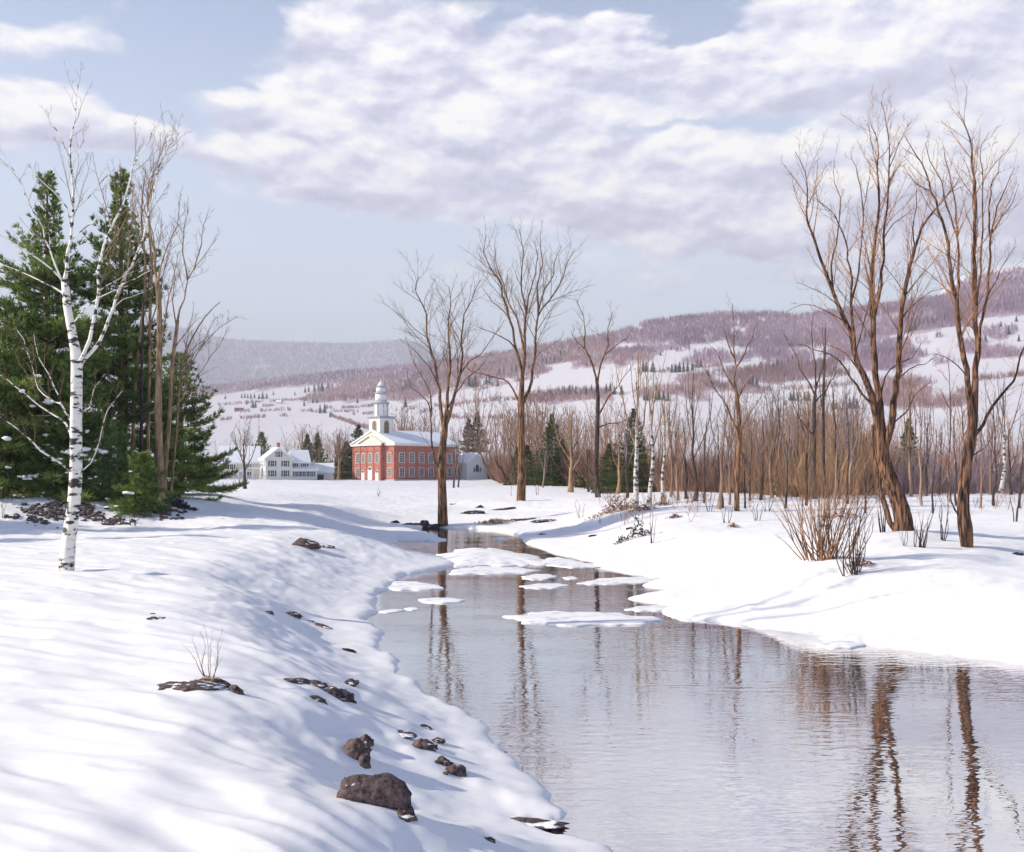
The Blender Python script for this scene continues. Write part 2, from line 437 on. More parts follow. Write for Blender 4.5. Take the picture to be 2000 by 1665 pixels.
# ---------------------------------------------------------------- hills
RIDGE = [(-900, 700, 2600), (-300, 720, 2600), (0, 745, 2700), (300, 765, 2700), (405, 757, 2700), (560, 737, 2600), (720, 723, 2400), (860, 707, 2250), (1000, 687, 2100), (1100, 669, 2000), (1200, 652, 1900),
         (1270, 628, 1850), (1400, 614, 1800), (1500, 613, 1750), (1560, 619, 1700), (1650, 606, 1650), (1760, 594, 1600), (1840, 582, 1560), (2000, 570, 1500), (2300, 560, 1450), (3200, 560, 1400)]
RIDGE2 = [(-900, 924, 2400), (1600, 924, 2400), (1780, 640, 2400), (1840, 580, 2400), (1880, 550, 2400), (1930, 537, 2400), (2000, 526, 2400), (2200, 500, 2400), (3200, 500, 2400)]
MOUNT = [(-1200, 690, 6200), (-300, 650, 6200), (0, 638, 6200), (200, 632, 6200), (330, 636, 6200), (400, 652, 6200), (450, 663, 6200), (560, 668, 6200), (640, 670, 6200), (700, 671, 6200), (740, 666, 6200), (775, 663, 6200), (810, 668, 6200), (860, 690, 6200), (920, 712, 6200), (1100, 760, 6200), (1700, 800, 6200), (3200, 800, 6200)]


def prof(T, px, j):
    return np.interp(px, [t[0] for t in T], [t[j] for t in T])


def hill_z(px, Y):
    """height of the hillside on azimuth px at distance Y"""
    Yr = prof(RIDGE, px, 2); er = (HOR - prof(RIDGE, px, 1)) / F; zr = EYE + er * Yr
    s = np.clip((Y - 330) / (Yr - 330), 0, 1)
    up = (er * (0.55 * s + 0.45 * sstep(0, 1, s)) - 0.0058 * (1 - s)) * np.minimum(Y, Yr)
    x = (px - 1000) / F * Y
    und = (fbm(x * 0.006, Y * 0.006, 61, 4) - 0.5) * 34 * s * (1 - s) * 2
    t = np.clip((Y - Yr) / 900, 0, 1)
    z = EYE + up + und * np.clip(1.5 - 1.5 * s, 0, 1) - sstep(0, 1, t) * zr * 0.62
    Y2 = prof(RIDGE2, px, 2); z2 = EYE + (HOR - prof(RIDGE2, px, 1)) / F * Y2
    s2 = sstep(0, 1, np.clip((Y - Yr) / (Y2 - Yr), 0, 1)); t2 = sstep(0, 1, np.clip((Y - Y2) / 1500, 0, 1))
    z = np.maximum(z, (zr * (1 - s2) + z2 * s2) * np.where(Y >= Yr, 1, 0) * (1 - t2) * (z2 > zr))
    Ym = prof(MOUNT, px, 2); em = (HOR - prof(MOUNT, px, 1)) / F
    sm = np.clip((Y - 3300) / (Ym - 3300), 0, 1); tm = np.clip((Y - Ym) / 1500, 0, 1)
    mz = EYE + em * (0.5 * sm + 0.5 * sstep(0, 1, sm)) * np.minimum(Y, Ym) * (1 - tm * 0.5) + (fbm(x * 0.0016, Y * 0.0016, 71, 4) - 0.5) * 200 * sm * (1 - sm) ** 2 * 4
    return np.where(Y > 3300, np.maximum(z, mz), np.maximum(z, 2.0)) + np.where(Y < 345, -0.35, 0)


def build_hills():
    px = np.concatenate([np.linspace(-900, 0, 80, endpoint=False), np.linspace(0, 2000, 420), np.linspace(2000, 3000, 81)[1:]])
    y = np.concatenate([np.linspace(335, 420, 8, endpoint=False), np.linspace(420, 2800, 240, endpoint=False), np.linspace(2800, 7600, 120)])
    PX, YY = np.meshgrid(px, y)
    XX = (PX - 1000) / F * YY
    ZZ = hill_z(PX, YY)
    V = np.stack([XX, YY, ZZ], -1).reshape(-1, 3)
    nr, nc = XX.shape
    i = np.arange(nr * nc).reshape(nr, nc)
    Fc = np.stack([i[:-1, :-1], i[:-1, 1:], i[1:, 1:], i[1:, :-1]], -1).reshape(-1, 4)
    o = link('hills', np_mesh('hills', V, Fc), M['snow_far'], smooth=True)
    tag(o, kind='structure')


build_hills()


def hp(px, py):
    """hillside point seen at a photo pixel (arrays)"""
    px = np.atleast_1d(np.asarray(px, float)); py = np.atleast_1d(np.asarray(py, float))
    Y = np.linspace(345, 2700, 500)
    out = np.zeros((len(px), 3)); ok = np.zeros(len(px), bool)
    for k in range(0, len(px), 4000):
        a = px[k:k + 4000, None]; b = py[k:k + 4000, None]
        z = hill_z(np.broadcast_to(a, (a.shape[0], len(Y))), np.broadcast_to(Y[None], (a.shape[0], len(Y))))
        row = HOR - (z - EYE) / Y * F
        hit = row <= b
        idx = hit.argmax(1); good = hit.any(1)
        j = np.arange(a.shape[0])
        out[k:k + 4000, 0] = (a[:, 0] - 1000) / F * Y[idx]; out[k:k + 4000, 1] = Y[idx]; out[k:k + 4000, 2] = z[j, idx]
        ok[k:k + 4000] = good
    return out, ok


# ---------------------------------------------------------------- water
def build_water():
    m, nt, b = new_mat('icy_stream_water')
    nt.nodes.remove(b)
    out = nt.nodes['Material Output']
    tc = nt.nodes.new('ShaderNodeTexCoord')
    mp = nt.nodes.new('ShaderNodeMapping'); mp.inputs['Scale'].default_value = (1.0, 2.6, 1)
    n1 = nt.nodes.new('ShaderNodeTexNoise'); n1.inputs['Scale'].default_value = 2.0; n1.inputs['Detail'].default_value = 2; n1.inputs['Roughness'].default_value = 0.55
    n2 = nt.nodes.new('ShaderNodeTexNoise'); n2.inputs['Scale'].default_value = 0.22; n2.inputs['Detail'].default_value = 3
    nt.links.new(tc.outputs['Object'], mp.inputs[0]); nt.links.new(mp.outputs[0], n1.inputs['Vector']); nt.links.new(mp.outputs[0], n2.inputs['Vector'])
    cr = nt.nodes.new('ShaderNodeMapRange'); cr.inputs[1].default_value = 0.38; cr.inputs[2].default_value = 0.62; cr.inputs[3].default_value = 0.25; cr.inputs[4].default_value = 1.0
    nt.links.new(n2.outputs['Fac'], cr.inputs[0])
    bp = nt.nodes.new('ShaderNodeBump'); bp.inputs['Distance'].default_value = 0.01
    nt.links.new(cr.outputs[0], bp.inputs['Strength']); nt.links.new(n1.outputs['Fac'], bp.inputs['Height'])
    gl = nt.nodes.new('ShaderNodeBsdfGlossy'); gl.inputs['Roughness'].default_value = 0.015; gl.inputs['Color'].default_value = (0.88, 0.872, 0.875, 1)
    df = nt.nodes.new('ShaderNodeBsdfDiffuse'); df.inputs['Color'].default_value = (0.07, 0.062, 0.06, 1)
    nt.links.new(bp.outputs[0], gl.inputs['Normal'])
    n3 = nt.nodes.new('ShaderNodeTexNoise'); n3.inputs['Scale'].default_value = 0.13; n3.inputs['Detail'].default_value = 5
    nt.links.new(tc.outputs['Object'], n3.inputs['Vector'])
    m3 = nt.nodes.new('ShaderNodeMapRange'); m3.inputs[1].default_value = 0.4; m3.inputs[2].default_value = 0.65; m3.inputs[3].default_value = 0.95; m3.inputs[4].default_value = 0.84
    nt.links.new(n3.outputs['Fac'], m3.inputs[0])
    mx = nt.nodes.new('ShaderNodeMixShader')
    nt.links.new(m3.outputs[0], mx.inputs[0])
    nt.links.new(df.outputs[0], mx.inputs[1]); nt.links.new(gl.outputs[0], mx.inputs[2])
    nt.links.new(mx.outputs[0], out.inputs[0])
    xs = np.array([-25., 60.]); ys = np.array([-10.5, 100.])
    V = np.array([[xs[0], ys[0], 0], [xs[1], ys[0], 0], [xs[1], ys[1], 0], [xs[0], ys[1], 0]])
    o = link('water', np_mesh('water', V, [[0, 1, 2, 3]]), m)
    tag(o, kind='structure')


build_water()

# ---------------------------------------------------------------- tubes and branches
def smooth_path(pts, radii, seg):
    """Catmull-Rom through the control points, radii interpolated"""
    n = len(pts); P_ = []; R_ = []
    for i in range(n - 1):
        p0 = pts[max(i - 1, 0)]; p1 = pts[i]; p2 = pts[i + 1]; p3 = pts[min(i + 2, n - 1)]
        k = max(1, int(math.ceil((p2 - p1).length / seg)))
        for j in range(k):
            t = j / k
            q = 0.5 * ((2 * p1) + (p2 - p0) * t + (2 * p0 - 5 * p1 + 4 * p2 - p3) * t * t + (3 * p1 - p0 - 3 * p2 + p3) * t ** 3)
            P_.append(q); R_.append(radii[i] * (1 - t) + radii[i + 1] * t)
    P_.append(pts[-1]); R_.append(radii[-1])
    return P_, R_


def tube_mesh(name, branches, split=None):
    """tubes along the branches; those from index `split` on get the second material"""
    V = []; Fc = []; cut = None
    for bi, (pts, rad) in enumerate(branches):
        if split is not None and bi == split: cut = len(Fc)
        n = len(pts)
        rm = max(rad)
        k = 12 if rm > 0.14 else (7 if rm > 0.045 else (4 if rm > 0.016 else 3))
        base = len(V)
        ref = Vector((0.31, 0.95, 0.05))
        for i in range(n):
            t = (pts[min(i + 1, n - 1)] - pts[max(i - 1, 0)])
            if t.length < 1e-7: t = Vector((0, 0, 1))
            t.normalize()
            a = t.cross(ref)
            if a.length < 1e-4: a = t.cross(Vector((1, 0, 0)))
            a.normalize(); b = t.cross(a)
            r = rad[i]
            for j in range(k):
                an = 2 * math.pi * j / k
                rr = r
                if k == 12:
                    rr = r * (1 + 0.07 * math.sin(3 * an + pts[i].z * 0.8) + 0.05 * math.sin(5 * an - pts[i].z * 1.7))
                c = pts[i] + a * (rr * math.cos(an)) + b * (rr * math.sin(an))
                V.append((c.x, c.y, c.z))
        for i in range(n - 1):
            for j in range(k):
                j2 = (j + 1) % k
                Fc.append((base + i * k + j, base + i * k + j2, base + (i + 1) * k + j2, base + (i + 1) * k + j))
        Fc.append(tuple(base + (n - 1) * k + j for j in range(k)))
    me = py_mesh(name, V, Fc)
    if cut is not None:
        me['cut'] = cut
        me.polygons.foreach_set('material_index', [0] * cut + [1] * (len(Fc) - cut))
    return me


def perp(d, rng):
    v = Vector((rng.gauss(0, 1), rng.gauss(0, 1), rng.gauss(0, 1)))
    v = v - d * v.dot(d)
    if v.length < 1e-5: v = d.orthogonal()
    return v.normalized()


def sprout(out, pts, rad, rng, level, maxlev, dens, lenf=0.42, up=0.25, t0=0.3, minlen=0.22, rmin=0.004, ang=(24, 48), jit=0.12):
    n = len(pts)
    if n < 2: return
    L = sum((pts[i + 1] - pts[i]).length for i in range(n - 1))
    cnt = max(2, int(L * dens))
    for i in range(cnt):
        t = t0 + (1 - t0) * (i + rng.random()) / cnt
        f = t * (n - 1); k = min(int(f), n - 2); w = f - k
        p = pts[k].lerp(pts[k + 1], w); d = (pts[k + 1] - pts[k]).normalized(); r = rad[k] * (1 - w) + rad[k + 1] * w
        cl = max(minlen, L * lenf * (1.2 - 0.75 * t) * rng.uniform(0.55, 1.2))
        a = R(rng.uniform(*ang))
        nd = d * math.cos(a) + perp(d, rng) * math.sin(a) + Z * up * rng.uniform(0.3, 1)
        nd.normalize()
        cr = max(rmin, min(r * 0.62, 0.0058 * cl + rmin))
        segs = 4 if cl > 0.8 else 3
        q = [p.copy()]
        for s in range(segs):
            nd = (nd + Z * up * 0.22 + Vector((rng.gauss(0, jit), rng.gauss(0, jit), rng.gauss(0, jit)))).normalized()
            q.append(q[-1] + nd * (cl / segs))
        rr = [cr * (1 - 0.75 * s / segs) for s in range(segs + 1)]
        out.append((q, rr))
        if level < maxlev:
            sprout(out, q, rr, rng, level + 1, maxlev, dens * 1.75, lenf * 1.08, up, 0.2, minlen, rmin, ang, jit)


class Traced:
    """a tree whose main limbs follow the ones in view; each limb leans off into depth by its own amount"""
    def __init__(self, Y, seed, kt=.8, k=.66):
        self.kt, self.k = kt, k
        self.Y = Y; self.rng = random.Random(seed); self.pts = []; self.limbs = []

    def limb(self, path, r0, r1, lean=None, radii=None, trunk=False, seg=None):
        s = self.Y / F
        if not self.pts:
            Y = self.Y
        else:
            b = min(self.pts, key=lambda q: (q[0] - path[0][0]) ** 2 + (q[1] - path[0][1]) ** 2)
            Y = b[2]
            path = [(b[0], b[1])] + list(path[1:])
        if lean is None:
            lean = self.rng.uniform(-0.45, 0.45)
        pts = []; d = 0; n = len(path)
        for i, (x, y) in enumerate(path):
            if i: d += math.hypot(x - path[i - 1][0], y - path[i - 1][1])
            pts.append(P(x, y, Y + lean * d * s))
        rd = radii or [r0 + (r1 - r0) * (i / (n - 1)) ** 0.8 for i in range(n)]
        rd = [r * s * (self.kt if trunk else self.k) for r in rd]
        q, rr = smooth_path(pts, rd, seg or 26 * s)
        if not trunk:
            for i in range(1, len(q) - 1):
                q[i] = q[i] + Vector((self.rng.gauss(0, 1), self.rng.gauss(0, 1), self.rng.gauss(0, 1))) * 1.0 * s
        for v in q:
            self.pts.append((1000 + v.x / v.y * F, HOR - (v.z - EYE) / v.y * F, v.y))
        self.limbs.append((q, rr, trunk))

    def build(self, name, label, cat, mtrunk, mlimb, dens=1.3, maxlev=2, lenf=0.4, up=0.25, group=None, rmin=None, twig_mat=None, trunkdens=0):
        base = self.limbs[0][0][0].copy()
        base.z = self.limbs[0][0][0].z
        o = empty(name, base, 0, label, cat, group)
        tr = []; cr = []; tw = []
        s = self.Y / F
        for q, rr, trunk in self.limbs:
            ql = [v - base for v in q]
            if trunk:
                tr.append((ql, rr))
                if trunkdens: sprout(tw, ql, rr, self.rng, 1, maxlev, trunkdens, lenf * 0.5, up, 0.5, 8 * s, rmin or 0.28 * s)
            else:
                cr.append((ql, rr))
                sprout(tw, ql, rr, self.rng, 1, maxlev, dens, lenf, up, 0.28, 9 * s, rmin or 0.28 * s)
        link('trunk', tube_mesh('trunk', tr), mtrunk, o, smooth=True)
        me = tube_mesh('crown', cr + tw, len(cr)); me.materials.append(mlimb); me.materials.append(twig_mat or M['twig'])
        link('crown', me, None, o, smooth=True)
        return o


def gen_tree(H, r, seed, spread=0.35, fork=0.35, limbs=5, maxlev=3, dens=1.0, lenf=0.42, up=0.3, lean=0.0, rmin=0.008, wig=0.02):
    """free-standing bare tree at the origin: trunk branch list, crown branch list"""
    rng = random.Random(seed)
    top = H * rng.uniform(0.75, 0.9)
    n = 9; pts = []; x = y = 0
    for i in range(n):
        t = i / (n - 1)
        pts.append(Vector((x + lean * top * t, y, top * t)))
        x += rng.gauss(0, wig) * H / n * 3; y += rng.gauss(0, wig) * H / n * 3
    rad = [r * (1.2 if i == 0 else 1) * (1 - 0.95 * (i / (n - 1)) ** 0.95) + 0.01 for i in range(n)]
    q, rr = smooth_path(pts, rad, H / 16)
    crown = []
    for i in range(limbs):
        t = fork + (0.85 - fork) * (i + rng.random() * 0.7) / limbs
        f = t * (len(q) - 1); k = min(int(f), len(q) - 2)
        p = q[k].copy(); rb = rr[k]
        az = i * 2.4 + rng.uniform(-0.5, 0.5)
        out = Vector((math.cos(az), math.sin(az), 0))
        L = (H * 0.98 - p.z) * rng.uniform(0.7, 1.0)
        d = (Z + out * spread * rng.uniform(1.4, 2.3)).normalized()
        lp = [p]; m = 7
        for s in range(m):
            d = (d + Z * 0.16 + Vector((rng.gauss(0, .07), rng.gauss(0, .07), 0)) - out * 0.02).normalized()
            lp.append(lp[-1] + d * (L / m))
        lr = [rb * 0.52 * (1 - 0.9 * s / m) + 0.007 for s in range(m + 1)]
        crown.append((lp, lr))
        sprout(crown, lp, lr, rng, 1, maxlev, dens, lenf, up, 0.2, 0.3, rmin)
    sprout(crown, q, rr, rng, 1, maxlev, dens, lenf * 0.55, up, max(fork, 0.4), 0.3, rmin)
    return [(q, rr)], crown


def tree_obj(name, loc, gen, mt, mc, label, cat='tree', group=None):
    tr, cr = gen
    o = empty(name, loc, 0, label, cat, group)
    link('trunk', tube_mesh('trunk', tr), mt, o, smooth=True)
    link('crown', tube_mesh('crown', cr), mc, o, smooth=True)
    return o


# ---------------------------------------------------------------- conifers
def blades(origins, dirs, length, width, rs, per=7, fan=0.6, upb=0.25, tone=None):
    """many needle blades: each tuft gives `per` thin triangles. arrays in, (V, F, tone) out"""
    n = len(origins)
    o = np.repeat(origins, per, 0); d = np.repeat(dirs, per, 0)
    m = len(o)
    d = d + rs.normal(0, fan, (m, 3)); d[:, 2] += upb
    d /= np.linalg.norm(d, axis=1, keepdims=True) + 1e-9
    L = (np.repeat(np.broadcast_to(length, (n,)), per) * rs.uniform(0.6, 1.2, m))[:, None]
    side = np.cross(d, rs.normal(0, 1, (m, 3))); side /= np.linalg.norm(side, axis=1, keepdims=True) + 1e-9
    W = (np.repeat(np.broadcast_to(width, (n,)), per) * rs.uniform(0.7, 1.3, m))[:, None]
    sag = np.zeros((m, 3)); sag[:, 2] = 1
    o2 = o + d * L * 0.05
    mid = o2 + d * L * 0.5
    V = np.stack([o2, mid + side * W * 0.5, o2 + d * L + sag * L * 0.08, mid - side * W * 0.5], 1).reshape(-1, 3)
    Fc = np.arange(m * 4).reshape(m, 4)
    t = rs.uniform(0, 1, n) if tone is None else tone
    T = np.clip(np.repeat(t, per) + rs.normal(0, 0.12, m), 0, 1)
    return V, Fc, T


def set_tone(me, T, k):
    at = me.attributes.new('v', 'FLOAT', 'POINT')
    at.data.foreach_set('value', np.repeat(T, k).astype(np.float32))


def conifer_data(H, Rf, seed, whorl=0.8, nb=6, tuft=0.5, per=7, droop=0.15, tip=0.35, step=0.45, z0=0.05, lenvar=0.35, width=0.05, side=0.5, skirt=None, squash=(1, 1), lift=0.0):
    rng = random.Random(seed); rs = np.random.RandomState(seed)
    wood = []; O = []; D = []; T = []; Ls = []
    z = H * z0
    while z < H * 0.985:
        t = z / H
        Rm = Rf(t)
        k = nb if t < 0.85 else max(4, nb - 2)
        wl = rng.uniform(1 - lenvar, 1 + lenvar * 0.4)
        off = rng.uniform(0, 6.28)
        for j in range(k):
            az = off + 6.283 * j / k + rng.gauss(0, 0.25)
            L = max(0.2, Rm * wl * rng.uniform(0.7, 1.12))
            elev = lift + (-droop * (1 - t) + 0.55 * t ** 2) + rng.gauss(0, 0.1)
            dx = Vector((math.cos(az) * squash[0], math.sin(az) * squash[1], 0))
            n = max(3, int(L / step)); p = Vector((0, 0, z + rng.uniform(-0.3, 0.3) * whorl)); pts = [p.copy()]
            e = elev
            tone = rng.uniform(0.05, 0.95)
            for s in range(n):
                f = (s + 1) / n
                e2 = e + tip * f * f
                dd = (dx * math.cos(e2) + Z * math.sin(e2)).normalized()
                p = p + dd * (L / n); pts.append(p.copy())
                if f > 0.16:
                    w = L * side * (1.08 - f) * (0.8 if f < 0.4 else 1)
                    q = max(1, int(w / (step * 0.55)))
                    lat = Vector((-dx.y, dx.x, 0))
                    for a in range(-q, q + 1):
                        sx = a / max(q, 1) * w * rng.uniform(0.7, 1.1)
                        oo = p + lat * sx + Vector((rng.gauss(0, .1), rng.gauss(0, .1), rng.gauss(0, .11))) * tuft - dd * abs(sx) * 0.35 + dd * (w * 0.2)
                        O.append(tuple(oo)); v = dd * 0.8 + lat * (0.75 * a / max(q, 1)) + Z * 0.25
                        D.append(tuple(v)); T.append(min(1, max(0, tone + rng.gauss(0, 0.22)))); Ls.append(tuft * rng.uniform(0.75, 1.15) * (1.08 - 0.5 * t))
            wood.append((pts, [max(0.008, 0.016 * L * (1 - 0.8 * i / n)) for i in range(n + 1)]))
        z += whorl * (1.05 - 0.6 * t) * rng.uniform(0.8, 1.2)
    O.append((0, 0, H * 0.985)); D.append((0, 0, 1.4)); T.append(0.6); Ls.append(tuft * 0.8)
    V, Fc, TT = blades(np.array(O), np.array(D), np.array(Ls), width, rs, per=per, fan=0.42, upb=0.12, tone=np.array(T))
    return wood, V, Fc, TT, np.array(O), np.array(D)


def conifer(name, loc, H, Rf, seed, mneed, label, cat='pine tree', group=None, trunk_r=None, snow=None, wood=True, **kw):
    w, V, Fc, TT, O, D = conifer_data(H, Rf, seed, **kw)
    o = empty(name, loc, 0, label, cat, group)
    tr = trunk_r or H * 0.014
    pts = [Vector((0, 0, -0.3)), Vector((0.05, 0, H * 0.3)), Vector((0, 0.03, H * 0.65)), Vector((0, 0, H))]
    q, rr = smooth_path(pts, [tr * 1.2, tr * 0.85, tr * 0.5, tr * 0.08], H / 14)
    link('trunk', tube_mesh('trunk', [(q, rr)]), M['bark'], o, smooth=True)
    me = np_mesh('crown', V, Fc); set_tone(me, TT, 4)
    c = link('crown', me, mneed, o)
    if wood:
        link('branches', tube_mesh('branches', w), M['bark_dark'], o, smooth=True)
    if snow:
        add_snow(o, O, D, *snow)
    return o


def blob(cx, cy, cz, rx, ry, rz, rs, nu=9, nv=6, rough=0.25):
    V = []
    V.append((cx, cy, cz + rz))
    ph = rs.uniform(0, 6.28, 4)
    for i in range(1, nv):
        th = math.pi * i / nv
        for j in range(nu):
            a = 2 * math.pi * j / nu
            k = 1 + rough * (math.sin(2 * a + ph[0]) * 0.5 + math.sin(3 * a + 2 * th + ph[1]) * 0.5 + math.sin(5 * a + ph[2]) * 0.25 + rs.normal(0, 0.12))
            V.append((cx + rx * k * math.sin(th) * math.cos(a), cy + ry * k * math.sin(th) * math.sin(a), cz + rz * math.cos(th) * (1 + 0.2 * rs.normal())))
    V.append((cx, cy, cz - rz))
    Fc = []
    for j in range(nu):
        Fc.append((0, 1 + j, 1 + (j + 1) % nu))
        for i in range(nv - 2):
            a = 1 + i * nu
            Fc.append((a + j, a + nu + j, a + nu + (j + 1) % nu, a + (j + 1) % nu))
        b = 1 + (nv - 2) * nu
        Fc.append((len(V) - 1, b + (j + 1) % nu, b + j))
    return V, Fc


def add_snow(o, O, D, count, zmax, size, seed, xr=None):
    """clumps of snow lying on the boughs"""
    rs = np.random.RandomState(seed)
    rad = np.hypot(O[:, 0], O[:, 1])
    az = np.arctan2(O[:, 1], O[:, 0])
    sel = np.nonzero((O[:, 2] < zmax) & (O[:, 1] < -0.2) & (rad > 0.45 * np.percentile(rad, 95)))[0]
    if xr is not None:
        sel = sel[(O[sel, 0] > xr[0]) & (O[sel, 0] < xr[1])]
    for i in rs.choice(sel, min(count, len(sel)), replace=False):
        s = size * rs.uniform(0.4, 1.1)
        V = []; Fc = []
        p = O[i] + D[i] * 0.3 + np.array([0, -0.2, 0.05])
        for k in range(rs.randint(1, 4)):
            dx = rs.normal(0, s * 0.8); 
            v, f = blob(p[0] + dx, p[1] + rs.normal(0, s * .4) - 0.1, p[2] + 0.1 + rs.normal(0, s * 0.3) - abs(dx) * 0.25, s * rs.uniform(.4, .9), s * rs.uniform(.4, .8), s * rs.uniform(.22, .4), rs, 9, 6, 0.5)
            b = len(V); V += v; Fc += [tuple(b + a for a in ff) for ff in f]
        link('snow_patch', py_mesh('snow_patch', V, Fc), M['roof_snow'], o, smooth=True)


def far_conifer_mesh(seed, H=1.0, R0=0.26, layers=8, per=9):
    """a small dense spruce of layered ragged skirts, unit height"""
    rs = np.random.RandomState(seed)
    V = []; Fc = []; T = []
    for i in range(layers):
        t = i / layers
        z = 0.06 + 0.86 * t; r = R0 * (1 - t) ** 0.85 * rs.uniform(0.85, 1.12) + 0.012
        n = per + 3
        for j in range(n):
            a = 2 * math.pi * (j + rs.uniform(-.3, .3)) / n; rr = r * rs.uniform(0.65, 1.2)
            ca, sa = math.cos(a), math.sin(a)
            w = 1.35 * math.pi * rr / n + 0.01
            top = z + 0.15 * (1 - 0.4 * t)
            b = len(V)
            V += [(0, 0, top), (ca * rr * .6 - sa * w, sa * rr * .6 + ca * w, z + 0.01), (ca * rr, sa * rr, z - 0.03 + 0.03 * rs.rand()), (ca * rr * .6 + sa * w, sa * rr * .6 - ca * w, z + 0.01)]
            Fc.append((b, b + 1, b + 2, b + 3)); T.append(rs.uniform(0, 1))
    b = len(V); V += [(0.015, 0, .86), (-.015, 0.01, .86), (0, 0, 1.0), (0, -.01, .9)]; Fc.append((b, b + 1, b + 2, b + 3)); T.append(.5)
    b = len(V); V += [(0.012, 0, -.03), (-.012, 0, -.03), (-.008, 0, .2), (.008, 0, .2)]; Fc.append((b, b + 1, b + 2, b + 3)); T.append(0)
    me = np_mesh('spruce', np.array(V) * H, np.array(Fc)); set_tone(me, np.array(T), 4)
    return me


# ---------------------------------------------------------------- rocks, floes
def rock_mesh(seed, lx, ly, lz, sub=20, rough=0.3):
    nu, nv = sub * 2, sub
    rs = np.random.RandomState(seed)
    th = np.linspace(0.0, math.pi, nv); a = np.linspace(0, 2 * math.pi, nu, endpoint=False)
    TH, A = np.meshgrid(th, a, indexing='ij')
    x = np.sin(TH) * np.cos(A); y = np.sin(TH) * np.sin(A); z = np.cos(TH)
    s = seed * 3.7
    def n3(k, sd):
        return (vnoise(x * k + s, y * k + z * k * 0.7, sd) + vnoise(y * k + s, z * k - x * k * 0.6, sd + 5)) * 0.5
    d = 1 + rough * (n3(1.3, 1) - 0.5) * 2.0 + rough * 0.6 * (n3(3.1, 2) - 0.5) * 2 + rough * 0.3 * (n3(8, 3) - 0.5) * 2
    # a few flat facets
    for k in range(5):
        nrm = rs.normal(0, 1, 3); nrm /= np.linalg.norm(nrm)
        h = rs.uniform(0.62, 0.9)
        pr = (x * nrm[0] + y * nrm[1] + z * nrm[2]) * d
        d = np.where(pr > h, d * (h + (pr - h) * 0.25) / np.maximum(pr, 1e-3), d)
    V = np.stack([x * d * lx, y * d * ly, z * d * lz], -1).reshape(-1, 3)
    i = np.arange(nu * nv).reshape(nv, nu)
    i2 = np.roll(i, -1, axis=1)
    Fc = np.stack([i[:-1], i[1:], i2[1:], i2[:-1]], -1).reshape(-1, 4)
    return np_mesh('rock', V, Fc)


def rock(px, py, w, h, label, seed, mat_=None, depth=0.8, sink=0.78, rz=0.0, name='rock', snowcap=False, rough=0.5, tilt=0.0, group=None):
    """rock whose visible body is about w x h photo pixels, sunk in the snow"""
    g = gp(px, py + h * 0.35)
    s = g.y / F
    lx = w * s * 0.6; lz = max(h * s * 0.74, 0.03)
    o = link(name, rock_mesh(seed, lx, max(lx * depth, lz), lz, rough=rough), mat_ or M['rock'], None, (g.x, g.y, g.z + lz * (1 - 2 * sink) * 0.5), smooth=True)
    o.rotation_euler = (0, tilt, rz)
    tag(o, label, 'rock', group)
    return o


def poly_slab(name, pix, z, thick, mat_, label, cat, group=None, seed=0, dome=0.0, jitter=0.15, sub=6):
    """low snow-covered ice slab from its outline (photo pixels on the water), rounded on top"""
    pts = [wpt(*p) for p in pix]
    n = len(pts)
    rs = np.random.RandomState(seed)
    out = []
    for i in range(n):
        a = pts[i]; b = pts[(i + 1) % n]; pa = pts[i - 1]; pb = pts[(i + 2) % n]
        for k in range(sub):
            t = k / sub
            x = [0.5 * ((2 * a[j]) + (b[j] - pa[j]) * t + (2 * pa[j] - 5 * a[j] + 4 * b[j] - pb[j]) * t * t + (3 * a[j] - pa[j] - 3 * b[j] + pb[j]) * t ** 3) for j in (0, 1)]
            out.append(x)
    out = np.array(out); c = out.mean(0)
    N = len(out)
    ph = rs.uniform(0, 6.28, 3); an = np.arange(N) / N * 6.283
    out = c + (out - c) * (1 + jitter * (np.sin(7 * an + ph[0]) * .5 + np.sin(13 * an + ph[1]) * .4 + np.sin(23 * an + ph[2]) * .3))[:, None]
    rings = [(1.0, z - 0.08), (1.012, z + thick * 0.35), (0.985, z + thick * 0.8), (0.93, z + thick), (0.75, z + thick + dome * 0.55), (0.45, z + thick + dome * 0.85), (0.15, z + thick + dome)]
    V = []
    for f, zz in rings:
        pz = (fbm(out[:, 0] * 1.3 * f + seed, out[:, 1] * 1.3 * f, 5, 2) - 0.5) * 0.5 * thick * (f < 0.97)
        p = c + (out - c) * f
        V += [(p[i, 0] - c[0], p[i, 1] - c[1], zz + pz[i]) for i in range(N)]
    Fc = []
    for r_ in range(len(rings) - 1):
        for i in range(N):
            j = (i + 1) % N
            Fc.append((r_ * N + i, r_ * N + j, (r_ + 1) * N + j, (r_ + 1) * N + i))
    Fc.append(tuple((len(rings) - 1) * N + i for i in range(N)))
    o = link(name, py_mesh(name, V, Fc), mat_, None, (c[0], c[1], 0), smooth=True)
    tag(o, label, cat, group)
    return o


